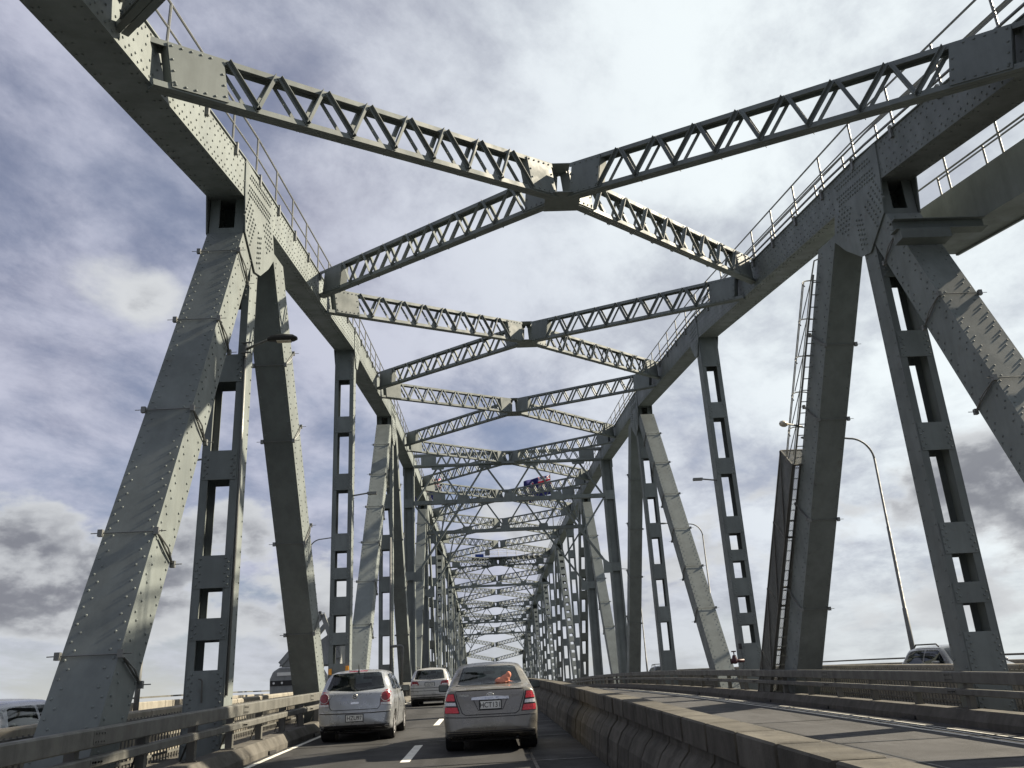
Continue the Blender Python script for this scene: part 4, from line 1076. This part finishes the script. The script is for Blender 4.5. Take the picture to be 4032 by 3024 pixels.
SEDAN = [(.085, [(0,.30),(.72,.30),(.795,.44),(.815,.66),(.775,.93),(.66,1.05),(0,1.065)]),
 (.40, [(0,.22),(.75,.22),(.825,.42),(.845,.70),(.79,.98),(.67,1.065),(0,1.10)]),
 (.66, [(0,.20),(.76,.20),(.83,.42),(.85,.70),(.795,1.00),(.68,1.085),(0,1.125)]),
 (1.30, [(0,.19),(.76,.19),(.83,.42),(.85,.70),(.80,1.00),(.575,1.41),(0,1.47)]),
 (1.95, [(0,.19),(.76,.19),(.83,.42),(.85,.70),(.80,1.00),(.585,1.445),(0,1.505)]),
 (2.40, [(0,.19),(.76,.19),(.83,.42),(.85,.70),(.80,.99),(.575,1.425),(0,1.49)]),
 (3.25, [(0,.19),(.76,.19),(.83,.42),(.845,.68),(.79,.97),(.69,1.02),(0,1.06)]),
 (3.85, [(0,.21),(.74,.21),(.81,.40),(.83,.64),(.75,.88),(.60,.92),(0,.95)]),
 (4.25, [(0,.26),(.66,.26),(.73,.40),(.74,.58),(.66,.72),(.52,.77),(0,.80)])]
HATCH = [(.075, [(0,.29),(.70,.29),(.775,.43),(.80,.66),(.765,.93),(.67,1.03),(0,1.045)]),
 (.22, [(0,.24),(.73,.24),(.795,.42),(.815,.68),(.78,.98),(.635,1.17),(0,1.20)]),
 (.42, [(0,.20),(.74,.20),(.80,.42),(.825,.70),(.79,1.00),(.595,1.39),(0,1.44)]),
 (.95, [(0,.19),(.74,.19),(.80,.42),(.825,.70),(.79,1.00),(.60,1.43),(0,1.505)]),
 (1.95, [(0,.19),(.74,.19),(.80,.42),(.825,.70),(.79,.99),(.59,1.42),(0,1.495)]),
 (2.85, [(0,.19),(.74,.19),(.80,.42),(.82,.68),(.78,.96),(.68,1.02),(0,1.06)]),
 (3.40, [(0,.21),(.72,.21),(.78,.40),(.80,.62),(.73,.84),(.58,.89),(0,.92)]),
 (3.74, [(0,.26),(.64,.26),(.70,.38),(.71,.54),(.63,.66),(.50,.71),(0,.74)])]
def grade(y): return math.atan((rz(y+1.5)-rz(y-1.5))/3)
def arches(car, ys, hw, r=.335, z=.30):
    for sg in (-1, 1):
        for y in ys: car.cut(poly_arc(y, z, r, 14), 'x', sg, remove=True)
def wells(car, ys, W, r=.345, z=.30):
    for y in ys:
        for sg in (-1, 1):
            MB().lathe([(.0, -.16), (r, -.16), (r, .12)], (sg*(W/2-.17), y, z), (sg,0,0), 16).obj('wheel_well', BLACKP, car.root, local=True)

MIRG = mat('mirror_glass', (0.10, 0.11, 0.11), 0.08, 0.6, 0.5)
# ---- the champagne saloon straight ahead
yb_ = 16.2
car = Car('saloon_car', SEDAN, 4.41, .16, BEIGE, 'champagne saloon car with brake lights lit, directly ahead by the concrete barrier', (-2.07, yb_, rz(yb_+1.9)-1.9*math.tan(grade(yb_+1.9))+.005), 0, grade(yb_+1.9), (1.0,1.0,1.0))
rw = soft([(-.60,1.105),(.60,1.105),(.485,1.425),(-.485,1.425)], .07)
car.cut(rw, 'y', -1, name='rear_window', material=GLASS, yr=(.3, 1.6))
car.cut(soft([(-.64,1.045),(.64,1.045),(.49,1.42),(-.49,1.42)], .06), 'y', 1, name='windscreen', material=GLASS, yr=(2.2, 3.6))
for sg in (-1, 1):
    car.cut(soft([(.98,1.03),(1.90,1.03),(1.88,1.39),(1.34,1.38)], .08), 'x', sg, name='side_window', material=GLASS)
    car.cut(soft([(1.97,1.03),(3.02,1.02),(2.48,1.375),(1.97,1.39)], .08), 'x', sg, name='side_window', material=GLASS)
arches(car, (.93, 3.53), .85)
body = car.finish()
for x in (-.735, .735):
    for y in (.93, 3.53): car.wheel(x, y)
wells(car, (.93, 3.53), 1.70)
car.inner(1.66, [(1.02, .55, (-.42, .42), .56), (2.0, .50, (-.36, .36), .50)], dash=2.75, shelf=(.62, 1.02, 1.075), heads=False)
car.mirrors(2.72, 1.03, .84, BLACKP)
for sg in (-1, 1):
    P = [(.555,.655),(.79,.665),(.80,.80),(.775,.90),(.745,.985),(.64,.985)]
    fl = (lambda Q: Q if sg > 0 else mir(Q))
    lp = car.patch(fl([(.538,.655),(.805,.665),(.812,.80),(.785,.90),(.75,.99),(.632,.99)]), off=.007, material=BLACKP, name='tail_lamp')
    car.patch(fl([(.622,.865),(.79,.87),(.775,.915),(.745,.98),(.645,.98)]), off=.016, material=REDB, name='red_lens', parent=lp)
    car.patch(fl([(.60,.785),(.80,.79),(.79,.845),(.615,.84)]), off=.016, material=CLEARL, name='clear_lens', parent=lp)
    car.patch(fl([(.552,.665),(.80,.672),(.803,.765),(.585,.76)]), off=.016, material=REDB, name='red_lens', parent=lp)
car.seam([(-.62,1.06),(-.585,.90),(-.50,.665),(-.44,.625),(.44,.625),(.50,.665),(.585,.90),(.62,1.06)], r=.007)
car.seam([(-.80,.60),(-.45,.585),(.45,.585),(.80,.60)], r=.007)
car.seam([(-.76,.36),(0,.355),(.76,.36)], r=.008)
lipv = car.patch([(-.60,1.035),(.60,1.035),(.62,1.062),(-.62,1.062)], off=.022, material=BEIGE, name='boot_lip')
rec = car.patch([(-.29,.86),(.29,.86),(.215,.70),(-.215,.70)], off=.005, material=BEIGE, name='plate_recess')
car.seam([(-.29,.86),(-.215,.70),(.215,.70),(.29,.86)], r=.006, material=BLACKP, name='recess_edge', off=.004)
tr = car.patch([(-.335,.868),(.335,.868),(.325,.912),(0,.93),(-.325,.912)], off=.022, material=CHROME, name='boot_trim')
def emblem_three_ovals(car, cx, z, yy, w, parent):
    m = MB()
    for a, c_, oz in ((w, w*.66, 0), (w*.30, w*.60, 0), (w*.68, w*.26, w*.34)):
        m.tube([(cx+a*math.cos(t), yy, z+oz+c_*math.sin(t)) for t in [q*2*math.pi/20 for q in range(21)]], .0065, 5, cap=False)
    m.obj('emblem', CHROME, parent, True, local=True)
hh, _ = car.hit((0, .935), 'y', -1)
emblem_three_ovals(car, 0, .937, hh.y-.02, .062, car.root)
car.plate(.782, 'HCT131', yoff=.018)
hh, _ = car.hit((-.46, .945), 'y', -1); car.text('COROLLA', (-.46, hh.y-.004, .945), .035, CHROME, body, 1.0)
car.seam([(.62,1.08),(.70,1.2),(.60,1.43)], 'x', 1, r=.006); car.seam([(-.62,1.095),(.62,1.095)], r=.008, name='window_seal')
MB().b(-.72, .72, .55, 4.1, .16, .30).obj('underbody', BLACKP, car.root, local=True)
car.patch([(-.70,.27),(.70,.27),(.74,.335),(-.74,.335)], off=.004, material=BLACKP, name='lower_valance')
MB().tube([(.46,.12,.23),(.46,.6,.23)], .028, 10).obj('exhaust_pipe', BLACKP, car.root, True, local=True)
# soft toy on the parcel shelf
toy = bmesh.new()
for c_, r_, s_ in (((.22,.0,.05), .11, (1.2,.8,.75)), ((.30,.0,.11), .085, (1,.8,.8)), ((.36,.0,.165), .06, (.9,.8,1.1)), ((.14,.0,.03), .06, (1.2,.8,.6)), ((.40,0,.03), .05, (1.5,.8,.6))):
    bmesh.ops.create_icosphere(toy, subdivisions=2, radius=r_, matrix=Matrix.Translation(c_) @ Matrix.Diagonal((*s_, 1)))
me = bpy.data.meshes.new('soft_toy'); toy.to_mesh(me); toy.free()
t = new_obj('soft_toy', me, SALMON); wm = Matrix.LocRotScale(car.root.location, car.root.rotation_euler, (1,1,1))
t.matrix_basis = wm @ Matrix.Translation((0, .80, 1.09)); tag(t, 'salmon pink soft toy on the parcel shelf of the champagne saloon', 'toy')
rm_ = t.modifiers.new('fuse', 'REMESH'); rm_.mode = 'VOXEL'; rm_.voxel_size = .016; rm_.use_smooth_shade = True

# ---- silver hatchback in the left lane
yb_ = 20.3
car = Car('hatchback_car', HATCH, 3.9, .10, SILVER, 'silver hatchback with round tail lamps driving beside the left guardrail', (-5.03, yb_, rz(yb_+1.7)-1.7*math.tan(grade(yb_+1.7))+.003), 0, grade(yb_+1.7))
car.cut(soft([(-.645,1.075),(0,1.03),(.645,1.075),(.53,1.425),(-.53,1.425)], .06), 'y', -1, name='rear_window', material=GLASS, yr=(-.2, .9))
car.cut(soft([(-.63,1.045),(.63,1.045),(.50,1.42),(-.50,1.42)], .06), 'y', 1, name='windscreen', material=GLASS, yr=(1.8, 3.2))
for sg in (-1, 1):
    car.cut(soft([(.52,1.04),(1.40,1.03),(1.40,1.395),(.62,1.36)], .08), 'x', sg, name='side_window', material=GLASS)
    car.cut(soft([(1.47,1.03),(2.62,1.02),(2.08,1.37),(1.47,1.395)], .08), 'x', sg, name='side_window', material=GLASS)
arches(car, (.70, 3.15), .82, .325)
body = car.finish()
for x in (-.715, .715):
    for y in (.70, 3.15): car.wheel(x, y, .295)
wells(car, (.70, 3.15), 1.64, .335)
car.inner(1.60, [(.95, .52, (-.40, .40), .52), (1.75, .48, (-.35, .35), .50)], dash=2.38, shelf=(.30, .62, 1.0))
car.mirrors(2.36, 1.02, .82, BLACKP)
for sg in (-1, 1):
    fl = (lambda Q: Q if sg > 0 else mir(Q))
    lp = car.patch(fl([(.56,.735),(.795,.735),(.80,.90),(.775,1.0),(.72,1.055),(.60,1.03),(.565,.93)]), off=.006, material=REDL, name='tail_lamp')
    car.patch(fl([(.565,.74),(.79,.74),(.795,.79),(.57,.79)]), off=.012, material=CLEARL, name='clear_lens', parent=lp)
    car.patch(fl(poly_arc(.672, .915, .098, 20)), off=.020, material=REDL, name='round_lens', parent=lp, step=.03)
    c0_ = fl([(.672, .915)])[0]
    ptsr = [(c0_[0]+.102*math.cos(q*math.pi/10), c0_[1]+.102*math.sin(q*math.pi/10)) for q in range(21)]
    car.seam(ptsr, r=.006, name='lens_ring', off=.018, parent=lp, material=CLEARL)
car.seam([(-.575,.98),(-.55,.72),(-.50,.66),(.50,.66),(.55,.72),(.575,.98)], r=.007)
car.seam([(-.80,.60),(-.4,.585),(.4,.585),(.80,.60)], r=.009); car.seam([(-.80,.615),(-.4,.60),(.4,.60),(.80,.615)], r=.006, material=CHROME, name='bumper_trim')
car.patch([(-.69,.20),(.69,.20),(.76,.35),(-.76,.35)], off=.006, material=BLACKP, name='lower_valance')
car.patch([(-.21,1.445),(.21,1.445),(.21,1.475),(-.21,1.475)], off=.012, material=REDL, name='high_brake_lamp')
car.plate(.49, 'HZU97', .36, .125, yoff=.012)
hh, _ = car.hit((0, .93), 'y', -1); yy = hh.y-.012; em = MB(); R_ = .055
em.tube([(R_*math.cos(q*math.pi/12), yy, .93+R_*math.sin(q*math.pi/12)) for q in range(25)], .006, 5, cap=False)
for seg in (((-.026,.046),(0,.006)), ((0,.006),(.026,.046)), ((-.046,.026),(-.022,-.044)), ((-.022,-.044),(0,-.004)), ((0,-.004),(.022,-.044)), ((.022,-.044),(.046,.026))):
    em.beam((seg[0][0], yy, .93+seg[0][1]), (seg[1][0], yy, .93+seg[1][1]), .011, .008, (0,1,0))
eb = MB().lathe([(.0, .0), (.052, .0), (.052, .012)], (0, yy, .93), (0,1,0), 20).obj('badge_disc', BLACKP, car.root, local=True)
em.obj('emblem', CHROME, eb, True, local=True)
car.patch([(-.085,.775),(.085,.775),(.085,.82),(-.085,.82)], off=.008, material=CHROME, name='boot_handle')
MB().tube([(.03,.46,1.46),(.03,.40,1.60)], [.012,.006], 6).lathe([(.03,0),(.012,.05)], (.03,.46,1.445), (0,0,1), 8).obj('aerial', BLACKP, car.root, local=True)
for sg in (-1, 1):
    car.seam([(1.43,.30),(1.43,1.02)], 'x', sg); car.seam([(2.66,.30),(2.62,1.0)], 'x', sg); car.seam([(.62,.62),(1.0,.60),(1.0,.35)], 'x', sg)
    car.patch([(1.55,.78),(1.75,.78),(1.75,.82),(1.55,.82)], 'x', sg, .02, SILVER, 'door_handle')
MB().b(-.70, .70, .45, 3.6, .16, .30).obj('underbody', BLACKP, car.root, local=True)

# ---- pearl white people carrier further on
yb_ = 40.0
car = Car('people_carrier', HATCH, 3.9, .05, WHITEP, 'pearl white people carrier with roof rails, half hidden between the hatchback and saloon', (-4.62, yb_, rz(yb_+2)-2*math.tan(grade(yb_+2))+.003), 0, grade(yb_+2), (1.07, 1.18, 1.06))
car.cut(soft([(-.66,1.10),(0,1.075),(.66,1.10),(.575,1.49),(-.575,1.49)], .06), 'y', -1, name='rear_window', material=GLASS, yr=(-.2, 1.0))
car.cut(soft([(-.66,1.12),(.66,1.12),(.52,1.5),(-.52,1.5)], .06), 'y', 1, name='windscreen', material=GLASS, yr=(2.0, 3.8))
for sg in (-1, 1):
    car.cut(soft([(.58,1.10),(1.60,1.09),(1.60,1.47),(.72,1.44)], .08), 'x', sg, name='side_window', material=GLASS)
    car.cut(soft([(1.68,1.09),(3.05,1.08),(2.4,1.45),(1.68,1.47)], .08), 'x', sg, name='side_window', material=GLASS)
arches(car, (.80, 3.72), .88, .35, .32); body = car.finish()
for x in (-.77, .77):
    for y in (.80, 3.72): car.wheel(x, y, .315)
wells(car, (.80, 3.72), 1.76, .36, .32)
car.inner(1.70, [(1.1, .55, (-.42, .42), .52), (2.1, .5, (-.38, .38), .50)], dash=2.85)
car.mirrors(2.75, 1.08, .88, BLACKP)
for sg in (-1, 1):
    fl = (lambda Q: Q if sg > 0 else mir(Q))
    lp = car.patch(fl([(.46,.865),(.82,.85),(.84,.99),(.80,1.035),(.52,1.02)]), off=.008, material=REDL, name='tail_lamp')
    car.patch(fl([(.52,.87),(.78,.865),(.78,.91),(.54,.91)]), off=.014, material=CLEARL, name='clear_lens', parent=lp)
    MB().tube([(sg*.60, .75, 1.57), (sg*.61, .85, 1.63), (sg*.61, 2.3, 1.63), (sg*.60, 2.4, 1.58)], .02, 6).obj('roof_rail', BLACKP, car.root, local=True)
rec = car.patch([(-.22,.81),(.22,.81),(.22,.985),(-.22,.985)], off=.004, material=GREYP, name='plate_recess')
car.plate(.885, 'DEJ758', .36, .125, frame=False)
for z in (.74, .62, .45): car.seam([(-.84,z+.012),(0,z),(.84,z+.012)], r=.010)
car.patch([(-.74,.24),(.74,.24),(.82,.37),(-.82,.37)], off=.006, material=BLACKP, name='lower_valance')
MB().b(-.75, .75, .5, 4.3, .18, .30).obj('underbody', BLACKP, car.root, local=True)
hh, _ = car.hit((0, 1.045), 'y', -1); MB().lathe([(.0,0),(.035,.0),(.035,.012)], (0, hh.y-.014, 1.045), (0,1,0), 14).obj('emblem', CHROME, car.root, local=True)

# ---- cars on the side decks
def side_car(name, label, paint, loc, rz_, pitch, sc, rails=False):
    car = Car(name, HATCH, 3.9, .08, paint, label, loc, rz_, pitch, sc)
    k = sc[2]; w = sc[0]; l = sc[1]
    car.cut(soft([(-.64*w,1.07*k),(.64*w,1.07*k),(.53*w,1.40*k),(-.53*w,1.40*k)], .06), 'y', -1, name='rear_window', material=GLASS2, yr=(-.2, .9*l))
    car.cut(soft([(-.66*w,1.05*k),(.66*w,1.05*k),(.51*w,1.42*k),(-.51*w,1.42*k)], .06), 'y', 1, name='windscreen', material=GLASS2, yr=(1.8*l, 3.2*l))
    for sg in (-1, 1):
        car.cut(soft([(.50*l,1.04*k),(1.40*l,1.03*k),(1.40*l,1.39*k),(.62*l,1.36*k)], .08), 'x', sg, name='side_window', material=GLASS2)
        car.cut(soft([(1.47*l,1.03*k),(2.62*l,1.02*k),(2.08*l,1.37*k),(1.47*l,1.39*k)], .08), 'x', sg, name='side_window', material=GLASS2)
    arches(car, (.72*l, 3.15*l), .82*w, .325); car.finish()
    for x in (-.715*w, .715*w):
        for y in (.72*l, 3.15*l): car.wheel(x, y, .30)
    wells(car, (.72*l, 3.15*l), 1.64*w)
    car.inner(1.58*w, [(1.0*l, .52, (-.40, .40), .52), (1.8*l, .50, (-.36, .36), .50)], dash=2.40*l)
    car.mirrors(2.38*l, 1.03*k, .82*w, paint)
    for sg in (-1, 1):
        car.patch([(sg*.60*w,.74),(sg*.79*w,.74),(sg*.79*w,.98),(sg*.62*w,1.0)][::sg], off=.008, material=REDL, name='tail_lamp')
        if rails: MB().tube([(sg*.56*w, .7*l, 1.47*k), (sg*.57*w, .8*l, 1.53*k), (sg*.57*w, 1.9*l, 1.53*k), (sg*.56*w, 2.0*l, 1.46*k)], .022, 6).obj('roof_rail', BLACKP, car.root, local=True)
        car.seam([(.5*l,1.015*k),(1.4*l,1.0*k),(2.7*l,.99*k)], 'x', sg, r=.010, material=CHROME, name='window_trim', off=.004)
    car.plate(.52, '', .36, .125)
    MB().b(-.70, .70, .12, 3.6*l, .17, .24).obj('underbody', BLACKP, car.root, local=True)
    return car
dk = lambda y: rz(y)-.16
side_car('dark_car', 'dark blue car on the left side deck, cut by the left picture edge', DARKB, (-10.05, 13.5, dk(15.2)-1.7*math.tan(grade(15))), 0, grade(15), (1.05, 1.08, .98))
yo = 27.3
side_car('grey_car', 'grey oncoming car with roof rails seen above the right parapet', GREYP, (11.2, yo, dk(yo)), math.pi, -grade(yo-1.8), (1.05, 1.10, 1.03), True)
c_ = side_car('roof_rack_car', 'dark car with roof rack bars glimpsed above the right guardrail', DARKB, (11.0, 66.5, dk(68)-1.5*math.tan(grade(68))), 0, grade(68), (1.05, 1.1, 1.02), True)
for y in (1.05, 1.9): MB().b(-.62, .62, y-.03, y+.03, 1.60, 1.64).obj('rack_bar', BLACKP, c_.root, local=True)

# ---- truck with loading frame on the left side deck
y0 = 40.5
tk = empty('loader_truck', (-10.5, y0, dk(y0)), 0, 'grey truck with triangular loading frame behind the left far diagonal', 'truck'); tk.rotation_euler = (grade(y0), 0, 0)
m = MB(); m.prism([(-1.15,.55),(1.15,.55),(1.15,1.55),(.9,1.95),(.35,2.08),(-.75,2.08),(-1.05,1.9),(-1.18,1.6)], (0,0,0), (1,0,0), (0,0,1), (0,1,0), 1.7); bd = m.obj('cab', TRUCKP, tk, local=True); bv = bd.modifiers.new('soft', 'BEVEL'); bv.width = .06; bv.segments = 2
MB().b(-1.15, 1.15, -.02, .0, 1.30, 1.52).obj('dark_band', BLACKP, tk, local=True)
for x in (-.98, -.62): MB().lathe([(.0,0),(.05,0),(.05,.02)], (x, -.045, 1.42), (0,1,0), 10).obj('lamp', CLEARL, tk, local=True)
MB().b(-.85, -.15, -.03, -.005, 1.72, 1.86).obj('sign_board', PLATEW, tk, local=True)
MB().b(-1.1, 1.1, .05, 6.4, .55, .85).obj('chassis', BLACKP, tk, local=True)
tri = [(-1.2,2.14),(1.5,2.14),(1.5,3.1),(1.05,3.5),(.55,3.15),(.25,2.9),(-.35,2.75),(-1.15,2.32)]
MB().prism(tri, (0,1.9,0), (1,0,0), (0,0,1), (0,1,0), .12).obj('frame_plate', TRUCKP, tk, local=True)
MB().prism(tri, (0,4.4,0), (1,0,0), (0,0,1), (0,1,0), .12).obj('frame_plate', TRUCKP, tk, local=True)
MB().beam((-1.15, 1.9, 2.25), (.75, 1.9, 4.4), .22, .20, (0,1,0)).beam((.75, 1.9, 4.4), (1.5, 1.9, 2.4), .2, .2, (0,1,0)).obj('lifting_arm', TRUCKP, tk, local=True)
MB().beam((-1.15, 4.4, 2.25), (.75, 4.4, 4.4), .22, .20, (0,1,0)).obj('lifting_arm', TRUCKP, tk, local=True)
MB().b(-1.1, 1.4, 2.0, 4.4, 2.1, 2.18).obj('bed', TRUCKP, tk, local=True)
MB().b(1.5, 1.58, 1.9, 4.5, 2.14, 3.4).obj('frame_side', TRUCKP, tk, local=True)
for y in (.9, 5.4):
    for sx in (-1, 1):
        w_ = MB().lathe([(.25,-.14),(.46,-.15),(.5,-.1),(.5,.1),(.46,.15),(.25,.14)], (sx*.95, y, .5), (sx,0,0), 20).obj('tyre', RUBBER, tk, True, local=True)
        MB().lathe([(.25,.12),(.2,.06),(.0,.08)], (sx*.95, y, .5), (sx,0,0), 14).obj('rim', GALV, w_, local=True)
